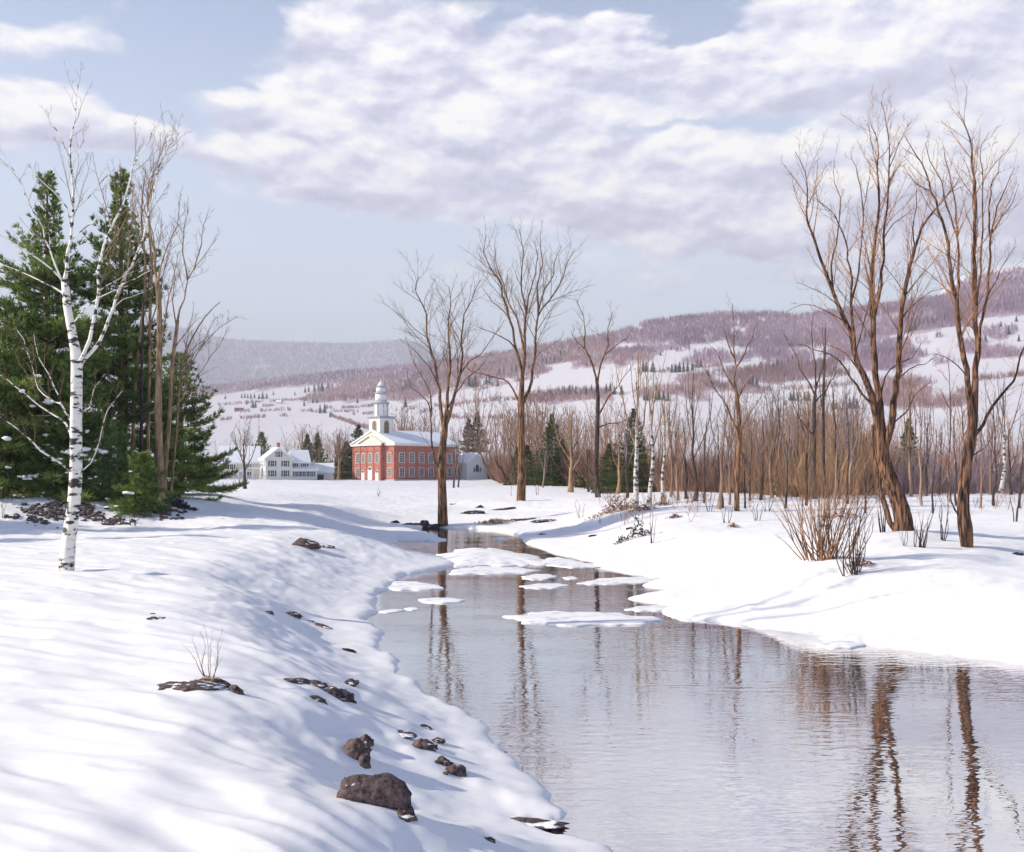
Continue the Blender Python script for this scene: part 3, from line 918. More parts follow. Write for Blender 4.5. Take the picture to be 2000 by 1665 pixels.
# ---------------------------------------------------------------- building kit
class MB:
    def __init__(self): self.V = []; self.F = []

    def add(self, V, Fc):
        b = len(self.V); self.V += [tuple(v) for v in V]; self.F += [tuple(b + i for i in f) for f in Fc]; return self

    def box(self, x0, x1, y0, y1, z0, z1):
        V = [(x0, y0, z0), (x1, y0, z0), (x1, y1, z0), (x0, y1, z0), (x0, y0, z1), (x1, y0, z1), (x1, y1, z1), (x0, y1, z1)]
        return self.add(V, [(0, 3, 2, 1), (4, 5, 6, 7), (0, 1, 5, 4), (1, 2, 6, 5), (2, 3, 7, 6), (3, 0, 4, 7)])

    def prism(self, poly, y0, y1, axis='y'):
        """extrude an (a, z) polygon along y (or x)"""
        n = len(poly)
        if axis == 'y': V = [(a, y0, z) for a, z in poly] + [(a, y1, z) for a, z in poly]
        else: V = [(y0, a, z) for a, z in poly] + [(y1, a, z) for a, z in poly]
        return self.add(V, [tuple(range(n))[::-1], tuple(range(n, 2 * n))] + [(i, (i + 1) % n, n + (i + 1) % n, n + i) for i in range(n)])

    def lathe(self, prof_, seg, cx=0, cy=0, rot=0.0):
        V = []; Fc = []
        for r, z in prof_:
            for j in range(seg):
                a = rot + 2 * math.pi * j / seg
                V.append((cx + r * math.cos(a), cy + r * math.sin(a), z))
        for i in range(len(prof_) - 1):
            for j in range(seg):
                k = (j + 1) % seg
                Fc.append((i * seg + j, i * seg + k, (i + 1) * seg + k, (i + 1) * seg + j))
        Fc.append(tuple(range(seg))[::-1]); Fc.append(tuple((len(prof_) - 1) * seg + j for j in range(seg)))
        return self.add(V, Fc)

    def xf(self, Mx):
        self.V = [tuple(Mx @ Vector(v)) for v in self.V]; return self

    def build(self, name, mat_, parent=None, smooth=False):
        return link(name, py_mesh(name, self.V, self.F), mat_, parent, smooth=smooth)


def wall_frame(org, right, nrm):
    """matrix: local x along the wall, local -y outwards, z up"""
    r = Vector(right).normalized(); n = Vector(nrm).normalized()
    return Matrix(((r.x, -n.x, 0, org[0]), (r.y, -n.y, 0, org[1]), (r.z, -n.z, 1, org[2]), (0, 0, 0, 1)))


def arch_pts(w, h, n=7):
    r = w / 2
    return [(-r, 0), (r, 0), (r, h - r)] + [(r * math.cos(a), h - r + r * math.sin(a)) for a in [math.pi * i / n for i in range(1, n)]] + [(-r, h - r)]


def window(parent, Mx, x, z, w, h, cols=3, rows=4, arch=False, fr=0.11, shutters=False, mf=None, bar=0.045):
    """window frame with glazing bars, its pane a sub-part"""
    m = MB()
    m.box(x - w / 2 - fr, x - w / 2, -0.09, 0, z, z + h); m.box(x + w / 2, x + w / 2 + fr, -0.09, 0, z, z + h)
    m.box(x - w / 2 - fr, x + w / 2 + fr, -0.09, 0, z + h, z + h + fr); m.box(x - w / 2 - fr - .04, x + w / 2 + fr + .04, -0.13, 0, z - fr, z)
    for i in range(1, cols):
        xx = x - w / 2 + w * i / cols; m.box(xx - bar / 2, xx + bar / 2, -0.055, -0.021, z, z + h)
    for j in range(1, rows):
        zz = z + h * j / rows; m.box(x - w / 2, x + w / 2, -0.06, -0.021, zz - bar / 2, zz + bar / 2)
    f = m.xf(Mx).build('window', mf or M['white'], parent)
    p = MB().box(x - w / 2, x + w / 2, -0.02, -0.005, z, z + h)
    p.xf(Mx).build('pane', M['glass'], f)
    if shutters:
        for s in (-1, 1):
            a = x + s * (w / 2 + fr + 0.02); b = a + s * w * 0.42
            MB().box(min(a, b), max(a, b), -0.07, -0.003, z, z + h).xf(Mx).build('shutter', M['shutter'], f)
    return f


def gable_block(o, W, L, eave, ridge, wallmat, over=0.35, thick=0.28, sunk=1.0, trim=True):
    """gabled block: gable front at y=0 facing -y, ridge along y"""
    hw = W / 2
    MB().prism([(-hw, -sunk), (hw, -sunk), (hw, eave), (0, ridge), (-hw, eave)], 0, L).build('wall', wallmat, o)
    sl = (ridge - eave) / hw
    e = eave - over * sl
    m = MB()
    for s in (-1, 1):
        m.prism([(0, ridge + .06), (s * (hw + over), e + .06), (s * (hw + over), e + thick + .06), (s * (hw * 0.5 + over * .5), (ridge + e) / 2 + thick * 1.25 + .06), (0, ridge + thick * 1.2 + .06)][::s], -over, L + over)
    m.build('roof', M['roof_snow'], o)
    if trim:
        t = MB()
        for s in (-1, 1):
            t.prism([(0, ridge + .055), (s * (hw + over), e + .055), (s * (hw + over), e - .16), (0, ridge - .16)][::s], -over + 0.02, -over + 0.1)
            a, b = sorted((s * (hw + over - .1), s * (hw + .002)))
            t.box(a, b, -over + .11, L + over - .02, e - .14, e + .05)
            for yy in (-0.015,):
                a, b = sorted((s * (hw + .015), s * (hw - .16))); t.box(a, b, -0.03, -0.001, 0, eave)
        t.build('trim', M['white'], o)

# ---------------------------------------------------------------- sky, sun, haze, camera
CLOUDS = [  # photo pixel centre, half-size, weight
    (740, 60, 190, 75, .9), (640, 140, 190, 50, .9), (880, 130, 230, 60, .95), (1130, 62, 150, 42, .9), (1010, 120, 160, 50, .8), (1330, 135, 250, 48, .9), (1620, 85, 300, 95, 1.0),
    (1870, 120, 260, 110, 1.05), (1500, 170, 260, 45, .8), (930, 225, 260, 75, 1.1), (760, 265, 300, 75, 1.0), (1140, 275, 250, 70, 1.0), (560, 225, 210, 50, .75),
    (690, 340, 290, 55, .95), (980, 365, 400, 65, 1.1), (1290, 345, 250, 70, 1.0), (1500, 315, 280, 75, 1.0), (1300, 410, 420, 50, 1.0), (1620, 410, 360, 75, .95),
    (1860, 350, 260, 110, 1.0), (1340, 462, 230, 30, .8), (1690, 265, 240, 60, .8), (1950, 250, 170, 75, .9), (60, 225, 210, 60, 1.0), (170, 262, 200, 40, .7),
    (200, 95, 220, 40, .42), (40, 70, 150, 45, .4), (1620, 525, 420, 22, .5), (1900, 480, 250, 40, .5), (480, 300, 150, 40, .4), (1050, 520, 300, 25, .25),
    (2400, 250, 340, 160, 1.0), (-350, 250, 260, 80, .9), (1000, -170, 600, 100, .9), (1800, -200, 500, 110, .8),
    (1340, 52, 110, 40, -.7), (1290, 262, 120, 22, -.7), (1560, 232, 170, 26, -.5), (1975, 306, 90, 25, -.5), (330, 170, 190, 90, -.6), (420, 60, 150, 100, -.5)]


def cloud_group():
    g = bpy.data.node_groups.new('cloud_density', 'ShaderNodeTree')
    g.interface.new_socket('P', in_out='INPUT', socket_type='NodeSocketVector')
    g.interface.new_socket('D', in_out='OUTPUT', socket_type='NodeSocketFloat')
    g.interface.new_socket('L', in_out='OUTPUT', socket_type='NodeSocketFloat')
    N = g.nodes; Lk = g.links
    gi = N.new('NodeGroupInput'); go = N.new('NodeGroupOutput')

    def noise(scale, detail, rough, sx, sy):
        mp = N.new('ShaderNodeMapping'); mp.inputs['Scale'].default_value = (sx, sy, 1)
        nz = N.new('ShaderNodeTexNoise'); nz.inputs['Scale'].default_value = scale; nz.inputs['Detail'].default_value = detail; nz.inputs['Roughness'].default_value = rough
        Lk.new(gi.outputs[0], mp.inputs[0]); Lk.new(mp.outputs[0], nz.inputs['Vector'])
        return nz
    # bend the field a little before measuring the cloud shapes
    w = noise(9, 4, 0.55, 1, 1.9)
    ws = N.new('ShaderNodeVectorMath'); ws.operation = 'SUBTRACT'; ws.inputs[1].default_value = (0.5, 0.5, 0.5)
    Lk.new(w.outputs['Color'], ws.inputs[0])
    wm = N.new('ShaderNodeVectorMath'); wm.operation = 'MULTIPLY'; wm.inputs[1].default_value = (0.16, 0.075, 0)
    Lk.new(ws.outputs[0], wm.inputs[0])
    wa = N.new('ShaderNodeVectorMath'); wa.operation = 'ADD'
    Lk.new(gi.outputs[0], wa.inputs[0]); Lk.new(wm.outputs[0], wa.inputs[1])
    total = None; hgt = None
    for (px, py, ax, ay, amp) in CLOUDS:
        az = math.atan((px - 1000) / F); te = (HOR - py) / F * math.cos(az)
        s = N.new('ShaderNodeVectorMath'); s.operation = 'SUBTRACT'; s.inputs[1].default_value = (az, te, 0)
        Lk.new(wa.outputs[0], s.inputs[0])
        mm = N.new('ShaderNodeVectorMath'); mm.operation = 'MULTIPLY'; mm.inputs[1].default_value = (F / ax / 1.25, F / ay / 1.25, 0)
        Lk.new(s.outputs[0], mm.inputs[0])
        dt = N.new('ShaderNodeVectorMath'); dt.operation = 'DOT_PRODUCT'
        Lk.new(mm.outputs[0], dt.inputs[0]); Lk.new(mm.outputs[0], dt.inputs[1])
        f = N.new('ShaderNodeMapRange'); f.interpolation_type = 'SMOOTHSTEP'
        f.inputs[1].default_value = 1.15; f.inputs[2].default_value = 0.0; f.inputs[3].default_value = 0.0; f.inputs[4].default_value = amp
        Lk.new(dt.outputs['Value'], f.inputs[0])
        if total is None: total = f
        else:
            a = N.new('ShaderNodeMath'); a.operation = 'ADD'
            Lk.new(total.outputs[0], a.inputs[0]); Lk.new(f.outputs[0], a.inputs[1]); total = a
        if amp > 0.3:
            y = N.new('ShaderNodeVectorMath'); y.operation = 'DOT_PRODUCT'; y.inputs[1].default_value = (-0.35, 1, 0)
            Lk.new(mm.outputs[0], y.inputs[0])
            h = N.new('ShaderNodeMath'); h.operation = 'MULTIPLY_ADD'
            Lk.new(f.outputs[0], h.inputs[0]); Lk.new(y.outputs['Value'], h.inputs[1])
            if hgt is not None: Lk.new(hgt.outputs[0], h.inputs[2])
            else: h.inputs[2].default_value = 0
            hgt = h
    mn = N.new('ShaderNodeMath'); mn.operation = 'MINIMUM'; mn.inputs[1].default_value = 1.1
    Lk.new(total.outputs[0], mn.inputs[0])

    def billow(off):
        ad = N.new('ShaderNodeVectorMath'); ad.operation = 'ADD'; ad.inputs[1].default_value = (*off, 0)
        Lk.new(gi.outputs[0], ad.inputs[0])
        mp = N.new('ShaderNodeMapping'); mp.inputs['Scale'].default_value = (1, 1.7, 1)
        nz = N.new('ShaderNodeTexNoise'); nz.inputs['Scale'].default_value = 11.5; nz.inputs['Detail'].default_value = 9; nz.inputs['Roughness'].default_value = 0.58
        Lk.new(ad.outputs[0], mp.inputs[0]); Lk.new(mp.outputs[0], nz.inputs['Vector'])
        return nz.outputs['Fac']
    n0 = billow((0, 0)); n1 = billow((-0.004, 0.009)); n2 = billow((-0.01, 0.026))
    q = N.new('ShaderNodeMath'); q.operation = 'MULTIPLY_ADD'; q.inputs[1].default_value = 1.5; q.inputs[2].default_value = -0.75
    Lk.new(n0, q.inputs[0])
    s2 = N.new('ShaderNodeMath'); s2.operation = 'ADD'
    Lk.new(mn.outputs[0], s2.inputs[0]); Lk.new(q.outputs[0], s2.inputs[1])
    Lk.new(s2.outputs[0], go.inputs[0])
    # which side of each billow faces the sun
    r1 = N.new('ShaderNodeMath'); r1.operation = 'SUBTRACT'; Lk.new(n0, r1.inputs[0]); Lk.new(n1, r1.inputs[1])
    r2 = N.new('ShaderNodeMath'); r2.operation = 'SUBTRACT'; Lk.new(n0, r2.inputs[0]); Lk.new(n2, r2.inputs[1])
    a1 = N.new('ShaderNodeMath'); a1.operation = 'MULTIPLY'; a1.inputs[1].default_value = 1.9; Lk.new(r1.outputs[0], a1.inputs[0])
    a2 = N.new('ShaderNodeMath'); a2.operation = 'MULTIPLY_ADD'; a2.inputs[1].default_value = 1.5; Lk.new(r2.outputs[0], a2.inputs[0]); Lk.new(a1.outputs[0], a2.inputs[2])
    a3 = N.new('ShaderNodeMath'); a3.operation = 'MULTIPLY_ADD'; a3.inputs[1].default_value = 0.5; Lk.new(hgt.outputs[0], a3.inputs[0]); Lk.new(a2.outputs[0], a3.inputs[2])
    Lk.new(a3.outputs[0], go.inputs[1])
    return g


def build_world(strength=0.1):
    w = bpy.data.worlds.new('World'); scene.world = w; w.use_nodes = True
    nt = w.node_tree; N = nt.nodes; Lk = nt.links
    for n in list(N): N.remove(n)
    out = N.new('ShaderNodeOutputWorld'); bg = N.new('ShaderNodeBackground'); Lk.new(bg.outputs[0], out.inputs[0])
    bg.inputs[1].default_value = strength
    sky = N.new('ShaderNodeTexSky'); sky.sky_type = 'NISHITA'; sky.sun_disc = False
    sky.sun_elevation = R(SUN_EL); sky.sun_rotation = R(SUN_AZ % 360)
    sky.altitude = 300; sky.air_density = 1.0; sky.dust_density = 0.6; sky.ozone_density = 1.5
    tc = N.new('ShaderNodeTexCoord'); sp = N.new('ShaderNodeSeparateXYZ'); Lk.new(tc.outputs['Generated'], sp.inputs[0])

    def math_(op, a, b=None, c=None):
        m = N.new('ShaderNodeMath'); m.operation = op
        for i, v in enumerate((a, b, c)):
            if v is None: continue
            if isinstance(v, (int, float)): m.inputs[i].default_value = v
            else: Lk.new(v, m.inputs[i])
        return m.outputs[0]
    az = math_('ARCTAN2', sp.outputs[0], sp.outputs[1])
    hyp = math_('SQRT', math_('ADD', math_('MULTIPLY', sp.outputs[0], sp.outputs[0]), math_('MULTIPLY', sp.outputs[1], sp.outputs[1])))
    te = math_('DIVIDE', sp.outputs[2], math_('MAXIMUM', hyp, 0.02))
    pv = N.new('ShaderNodeCombineXYZ'); Lk.new(az, pv.inputs[0]); Lk.new(te, pv.inputs[1])
    grp = cloud_group()

    g = N.new('ShaderNodeGroup'); g.node_tree = grp; Lk.new(pv.outputs[0], g.inputs[0])
    d0 = g.outputs[0]; rel = g.outputs[1]
    al = N.new('ShaderNodeMapRange'); al.interpolation_type = 'SMOOTHSTEP'
    al.inputs[1].default_value = 0.04; al.inputs[2].default_value = 0.78; al.inputs[3].default_value = 0; al.inputs[4].default_value = 0.96
    Lk.new(d0, al.inputs[0])
    lit = N.new('ShaderNodeMapRange'); lit.inputs[1].default_value = -0.6; lit.inputs[2].default_value = 0.42; Lk.new(rel, lit.inputs[0])
    cr = N.new('ShaderNodeValToRGB'); e = cr.color_ramp.elements
    K = CLOUD_GAIN
    e[0].position = 0.0; e[0].color = (0.46 * K, 0.46 * K, 0.6 * K, 1)
    e[1].position = 1.0; e[1].color = (0.98 * K, 0.95 * K, 0.9 * K, 1)
    x = e.new(0.38); x.color = (0.58 * K, 0.58 * K, 0.72 * K, 1)
    x = e.new(0.66); x.color = (0.76 * K, 0.76 * K, 0.85 * K, 1)
    Lk.new(lit.outputs[0], cr.inputs[0])
    # clear air: Nishita sky with the thin winter haze that whitens it towards the horizon
    tint = N.new('ShaderNodeMix'); tint.data_type = 'RGBA'; tint.blend_type = 'MULTIPLY'; tint.inputs[0].default_value = 1
    tint.inputs[7].default_value = SKY_TINT
    Lk.new(sky.outputs[0], tint.inputs[6])
    add = N.new('ShaderNodeMix'); add.data_type = 'RGBA'; add.blend_type = 'MIX'; add.inputs[0].default_value = SKY_VEIL[0]
    add.inputs[7].default_value = SKY_VEIL[1]
    vf = N.new('ShaderNodeMapRange'); vf.interpolation_type = 'SMOOTHSTEP'
    vf.inputs[1].default_value = 0.02; vf.inputs[2].default_value = 0.7; vf.inputs[3].default_value = 0.85; vf.inputs[4].default_value = 0.0
    Lk.new(te, vf.inputs[0]); Lk.new(vf.outputs[0], add.inputs[0])
    Lk.new(tint.outputs[2], add.inputs[6])
    mx = N.new('ShaderNodeMix'); mx.data_type = 'RGBA'
    Lk.new(al.outputs[0], mx.inputs[0]); Lk.new(add.outputs[2], mx.inputs[6]); Lk.new(cr.outputs[0], mx.inputs[7])
    Lk.new(mx.outputs[2], bg.inputs[0])
    w.cycles.sampling_method = 'MANUAL'; w.cycles.sample_map_resolution = 512


CLOUD_GAIN = 6.6
SKY_TINT = (.95, .87, .96, 1)
SKY_VEIL = (0.45, (4.95, 5.5, 6.1, 1))
build_world(0.1)

sun_d = bpy.data.lights.new('sun', 'SUN'); sun_d.energy = 3.25; sun_d.angle = R(0.6); sun_d.color = (1.0, 0.9, 0.74)
sun = bpy.data.objects.new('sun', sun_d); COL.objects.link(sun)
sv = Vector((math.sin(R(SUN_AZ)) * math.cos(R(SUN_EL)), math.cos(R(SUN_AZ)) * math.cos(R(SUN_EL)), math.sin(R(SUN_EL))))
sun.rotation_euler = sv.to_track_quat('Z', 'Y').to_euler(); sun.location = (-40, 10, 60)

cam_d = bpy.data.cameras.new('camera'); cam = bpy.data.objects.new('camera', cam_d); COL.objects.link(cam)
cam.location = (0, 0, EYE); cam.rotation_euler = (R(90), 0, 0)
cam_d.sensor_width = 36; cam_d.lens = F / 2000 * 36; cam_d.shift_y = (HOR - 832.5) / 2000
cam_d.clip_start = 0.1; cam_d.clip_end = 40000
scene.camera = cam

HAZE = 0.0002
hz, hnt, hb = new_mat('winter_haze')
hnt.nodes.remove(hb)
pvn = hnt.nodes.new('ShaderNodeVolumePrincipled')
pvn.inputs['Color'].default_value = (0.87, 0.9, 1.0, 1); pvn.inputs['Density'].default_value = HAZE; pvn.inputs['Anisotropy'].default_value = 0.0
hnt.links.new(pvn.outputs[0], hnt.nodes['Material Output'].inputs['Volume'])
ho = MB().box(-14500, 15500, -40, 7700, -20, 1000).build('haze', hz)
tag(ho, kind='stuff')

scene.view_settings.view_transform = 'Standard'; scene.view_settings.look = 'None'
scene.view_settings.exposure = 0.98; scene.view_settings.gamma = 1.0
scene.render.engine = 'CYCLES'
cy = scene.cycles
cy.max_bounces = 4; cy.diffuse_bounces = 2; cy.glossy_bounces = 2; cy.transmission_bounces = 2; cy.volume_bounces = 0; cy.transparent_max_bounces = 4
cy.use_adaptive_sampling = True; cy.adaptive_threshold = 0.03
cy.sample_clamp_indirect = 6.0
cy.use_denoising = True

# ================================================================ buildings
# ---- the brick church
PHI = R(-42)
W_, L_, EV = 15.5, 20.3, 8.6
corner = P(770.5, 940, 230)
co = Vector((corner.x - W_ / 2 * math.cos(PHI), corner.y - W_ / 2 * math.sin(PHI), 0)); co.z = gz(co.x, co.y) 
CH = empty('brick_church', co, PHI, 'red brick church with white tiered steeple and snowy roof in the village', 'church')
hw = W_ / 2; RG = 11.9; BW, BP = 4.0, 1.0
w = MB().prism([(-hw, -1.5), (hw, -1.5), (hw, EV), (0, RG), (-hw, EV)], 0, L_)
w.build('wall', M['brick'], CH)
b = MB().box(-BW, BW, -BP, -0.002, -1.5, EV); b.build('front_bay', M['brick'], CH)
# raised brick piers and arches
a = MB()
def arcade(mb, Mx, xs, half, ztop, depth=0.12):
    m = MB()
    for x in xs:
        pts = [(half * math.cos(t), half * math.sin(t)) for t in [math.pi * i / 10 for i in range(11)]]
        for (p, q) in zip(pts[:-1], pts[1:]):
            k = 1.17
            V = [(x + p[0], 0, ztop + p[1]), (x + q[0], 0, ztop + q[1]), (x + q[0] * k, 0, ztop + q[1] * k), (x + p[0] * k, 0, ztop + p[1] * k)]
            V2 = [(v[0], -depth, v[2]) for v in V]
            m.add(V + V2, [(4, 5, 6, 7), (0, 1, 5, 4), (2, 3, 7, 6), (0, 4, 7, 3), (1, 2, 6, 5)])
    m.xf(Mx); mb.V_off = len(mb.V); mb.add(m.V, m.F)
def piers(mb, Mx, xs, wd, z0, z1, depth=0.14):
    m = MB()
    for x in xs: m.box(x - wd / 2, x + wd / 2, -depth, 0, z0, z1)
    m.xf(Mx); mb.add(m.V, m.F)
FM = wall_frame((0, -BP, 0), (1, 0, 0), (0, -1, 0)); FS = wall_frame((0, 0, 0), (1, 0, 0), (0, -1, 0)); SM = wall_frame((hw, 0, 0), (0, 1, 0), (1, 0, 0))
sx = [2.3 + 3.16 * k for k in range(6)]
arcade(a, SM, sx, 1.22, 6.35); piers(a, SM, [0.35] + [3.88 + 3.16 * k for k in range(5)] + [19.9], 0.5, -1, 8.1)
arcade(a, FM, [-2.6, 0, 2.6], 0.95, 6.3); piers(a, FM, [-3.8, -1.3, 1.3, 3.8], 0.36, -1, 8.1)
arcade(a, FS, [-5.9, 5.9], 1.0, 6.3); piers(a, FS, [-7.55, 7.55], 0.34, -1, 8.1)
a.build('brick_arcade', M['brick'], CH)
for x in sx:
    window(CH, SM, x, 4.35, 1.5, 2.25, 3, 4); window(CH, SM, x, 0.95, 1.5, 2.05, 3, 4)
for x in (-2.6, 0, 2.6): window(CH, FM, x, 4.3, 1.15, 2.2, 3, 4, fr=0.1)
for x in (-5.9, 5.9):
    window(CH, FS, x, 4.3, 1.25, 2.2, 3, 4, fr=0.1); window(CH, FS, x, 0.95, 1.25, 2.0, 3, 4, fr=0.1)
for x, wd, h in ((-2.6, 1.15, 2.5), (0, 1.6, 3.4), (2.6, 1.15, 2.5)):
    d = MB().prism([(x + p[0], 0.0 + p[1]) for p in arch_pts(wd, h)], -BP - 0.09, -BP - 0.003).build('door', M['white'], CH)
    f = MB()
    r = wd / 2 * 0.78
    f.prism([(x - r, h - wd / 2)] + [(x + r * math.cos(t), h - wd / 2 + r * math.sin(t)) for t in [math.pi * i / 8 for i in range(9)]], -BP - 0.12, -BP - 0.092)
    f.build('fanlight', M['glass'], d)
# stone base, cornice, roof, pediment
s = MB(); s.box(hw + .003, hw + .16, -.1, L_ + .1, -1.5, .35); s.box(BW + .2, hw + .16, -.2, -.003, -1.5, .3); s.box(-1.6, 1.6, -BP - 1.3, -BP - .2, -1.5, .12); s.build('stone_base', M['lead'], CH)
c = MB()
c.box(hw + .002, hw + .5, -.02, L_ + .4, EV - .28, EV + .2); c.box(-hw - .5, -hw - .002, -.02, L_ + .4, EV - .28, EV + .2)
c.box(BW + .45, hw + .5, -.42, -.021, EV - .24, EV + .18); c.box(-hw - .5, -BW - .45, -.42, -.021, EV - .24, EV + .18)
c.box(-BW - .4, BW + .4, -BP - .42, -BP - .002, EV - .2, EV + .16)
c.build('cornice', M['white'], CH)
pd = MB().prism([(-BW - .3, EV + .17), (BW + .3, EV + .17), (0, EV + 2.1)], -BP - .1, -.02); pd.build('pediment', M['clap_cream'], CH)
gb = MB().prism([(-hw - .2, EV + .21), (hw + .2, EV + .21), (0, RG + .02)], -.3, -.02); gb.build('gable_face', M['clap_cream'], CH)
rk = MB()
for q in (-1, 1):
    rk.prism([(0, EV + 2.36), (q * (BW + .6), EV + .36), (q * (BW + .6), EV + .17), (0, EV + 2.1)][::q], -BP - .5, -BP - .11)
    rk.prism([(0, RG + .3), (q * (hw + .65), EV + .32), (q * (hw + .65), EV + .05), (0, RG)][::q], -.55, -.31)
rk.build('raking_trim', M['white'], CH)
rf = MB()
for q in (-1, 1):
    rf.prism([(0, RG + .05), (q * (hw + .65), EV + .12), (q * (hw + .65), EV + .42), (0, RG + .42)][::q], -.5, L_ + .5)
    rf.prism([(0, EV + 2.12), (q * (BW + .55), EV + .3), (q * (BW + .55), EV + .55), (0, EV + 2.42)][::q], -BP - .46, 2.0)
rf.build('roof', M['roof_snow'], CH)
# steeple
TY = 2.4
T = MB().box(-2, 2, TY - 2, TY + 2, 8.0, 15.1); tw = T.build('tower', M['white'], CH)
MB().box(-2.35, 2.35, TY - 2.35, TY + 2.35, 15.12, 15.35).box(-2.55, 2.55, TY - 2.55, TY + 2.55, 15.36, 15.55).build('tower_cornice', M['lead'], tw)
for Mx in (wall_frame((0, TY - 2, 0), (1, 0, 0), (0, -1, 0)), wall_frame((2, TY, 0), (0, 1, 0), (1, 0, 0)), wall_frame((-2, TY, 0), (0, -1, 0), (-1, 0, 0))):
    fr_ = MB(); A1 = arch_pts(1.75, 3.65); A2 = arch_pts(1.5, 3.4)
    fr_.prism([(p[0], 11.0 + p[1]) for p in A1], -.1, -.002); fo = fr_.xf(Mx).build('belfry_opening', M['white'], tw)
    MB().prism([(p[0], 11.1 + p[1]) for p in A2], -.14, -.102).xf(Mx).build('louver', M['louver'], fo)
oc = MB().lathe([(1.75, 15.56), (1.75, 18.5)], 8, 0, TY, R(22.5)).build('octagon_lantern', M['white'], CH)
pl = MB()
for k in range(8):
    t = R(22.5 + 45 * k); pl.lathe([(0.16, 15.56), (0.16, 18.5)], 6, 1.72 * math.cos(t), TY + 1.72 * math.sin(t))
pl.build('corner_post', M['lead'], oc)
MB().lathe([(1.8, 18.51), (2.15, 18.7), (2.15, 18.95), (2.0, 19.0), (1.45, 19.35)], 16, 0, TY).build('lantern_cornice', M['lead'], oc)
t1 = MB().lathe([(1.42, 19.36), (1.38, 21.0)], 16, 0, TY).build('steeple_drum', M['white'], CH, True)
MB().lathe([(1.38, 21.01), (1.66, 21.15), (1.66, 21.3), (1.2, 21.5)], 16, 0, TY).build('drum_cornice', M['lead'], t1)
t2 = MB().lathe([(1.14, 21.51), (1.1, 22.6)], 16, 0, TY).build('steeple_drum', M['white'], CH, True)
MB().lathe([(1.1, 22.61), (1.32, 22.72), (1.32, 22.85), (.8, 23.0)], 16, 0, TY).build('drum_cornice', M['lead'], t2)
MB().lathe([(.8, 23.01), (.72, 23.4), (.52, 23.75), (.22, 24.05), (.08, 24.2), (.05, 24.7), (.02, 25.0)], 14, 0, TY).build('dome', M['white'], CH, True)

# ---- farmhouse
def hz_base(px, Y): 
    q = P(px, 938, Y); q.z = gz(q.x, q.y) - 0.05; return q
FH = empty('farmhouse', hz_base(544.5, 228), R(22), 'white clapboard farmhouse with dark shutters, front gable and red chimney', 'house')
gable_block(FH, 6.1, 10, 4.9, 7.3, M['clap'])
FMx = wall_frame((0, 0, 0), (1, 0, 0), (0, -1, 0)); LMx = wall_frame((-3.05, 0, 0), (0, -1, 0), (-1, 0, 0))
for x in (-1.5, 1.5):
    window(FH, FMx, x, 3.1, 0.85, 1.35, 2, 2, shutters=True); window(FH, FMx, x, 0.75, 0.85, 1.4, 2, 2, shutters=True)
window(FH, FMx, 0, 5.3, 0.7, 1.2, 2, 2, shutters=True)
for x in (-1.7, -4.9, -8): window(FH, LMx, x, 3.1, 0.85, 1.35, 2, 2); window(FH, LMx, x, 0.75, 0.85, 1.4, 2, 2)
el = MB().prism([(2.2, -1.2), (8.2, -1.2), (8.2, 4.1), (5.2, 6.75), (2.2, 4.1)], 3.052, 7.5, axis='x'); ell = el.build('ell_wall', M['clap'], FH)
m_ = MB().prism([(1.8, 3.85), (5.2, 6.82), (8.6, 3.85), (8.6, 4.2), (5.2, 7.15), (1.8, 4.2)], 3.3, 7.85, axis='x'); m_.build('roof', M['roof_snow'], FH)
EMx = wall_frame((0, 2.2, 0), (1, 0, 0), (0, -1, 0))
for x in (4.0, 6.4): window(FH, EMx, x, 2.95, 0.8, 1.0, 2, 2, shutters=True)
an = MB().prism([(0.15, -1.2), (2.18, -1.2), (2.18, 2.75), (0.15, 2.2)], 3.052, 9.0, axis='x').build('lean_to_wall', M['clap'], FH)
MB().prism([(-.15, 2.16), (2.17, 2.79), (2.17, 3.12), (-.15, 2.45)], 3.06, 9.3, axis='x').build('lean_to_roof', M['roof_snow'], FH)
MB().box(3.06, 9.25, -.06, .13, 1.98, 2.14).build('trim', M['white'], FH)
AMx = wall_frame((0, .15, 0), (1, 0, 0), (0, -1, 0))
for x in (4.2, 5.9, 7.7): window(FH, AMx, x, 0.75, 0.8, 1.15, 2, 2, shutters=True)
ch = MB().box(-.2, .5, 1.5, 2.2, 6.6, 8.5).box(-.28, .58, 1.42, 2.28, 8.5, 8.7).build('chimney', M['brick'], FH)
MB().box(-.24, .54, 1.46, 2.24, 8.702, 8.85).build('chimney_cap', M['roof_snow'], ch)
# porch on the left side with a railed balcony
pr = MB().box(-7.0, -3.06, 4.2, 7.6, 2.55, 2.85).build('porch_roof', M['roof_snow'], FH)
for x in (-6.9, -5.3, -3.4): MB().box(x - .1, x + .1, 4.25, 4.45, -.5, 2.54).build('porch_post', M['white'], FH)
rl = MB().box(-7, -3.1, 4.2, 4.28, 3.6, 3.7)
for k in range(20): rl.box(-6.95 + k * .2, -6.89 + k * .2, 4.2, 4.26, 2.86, 3.6)
rl.build('balcony_railing', M['lead'], FH)

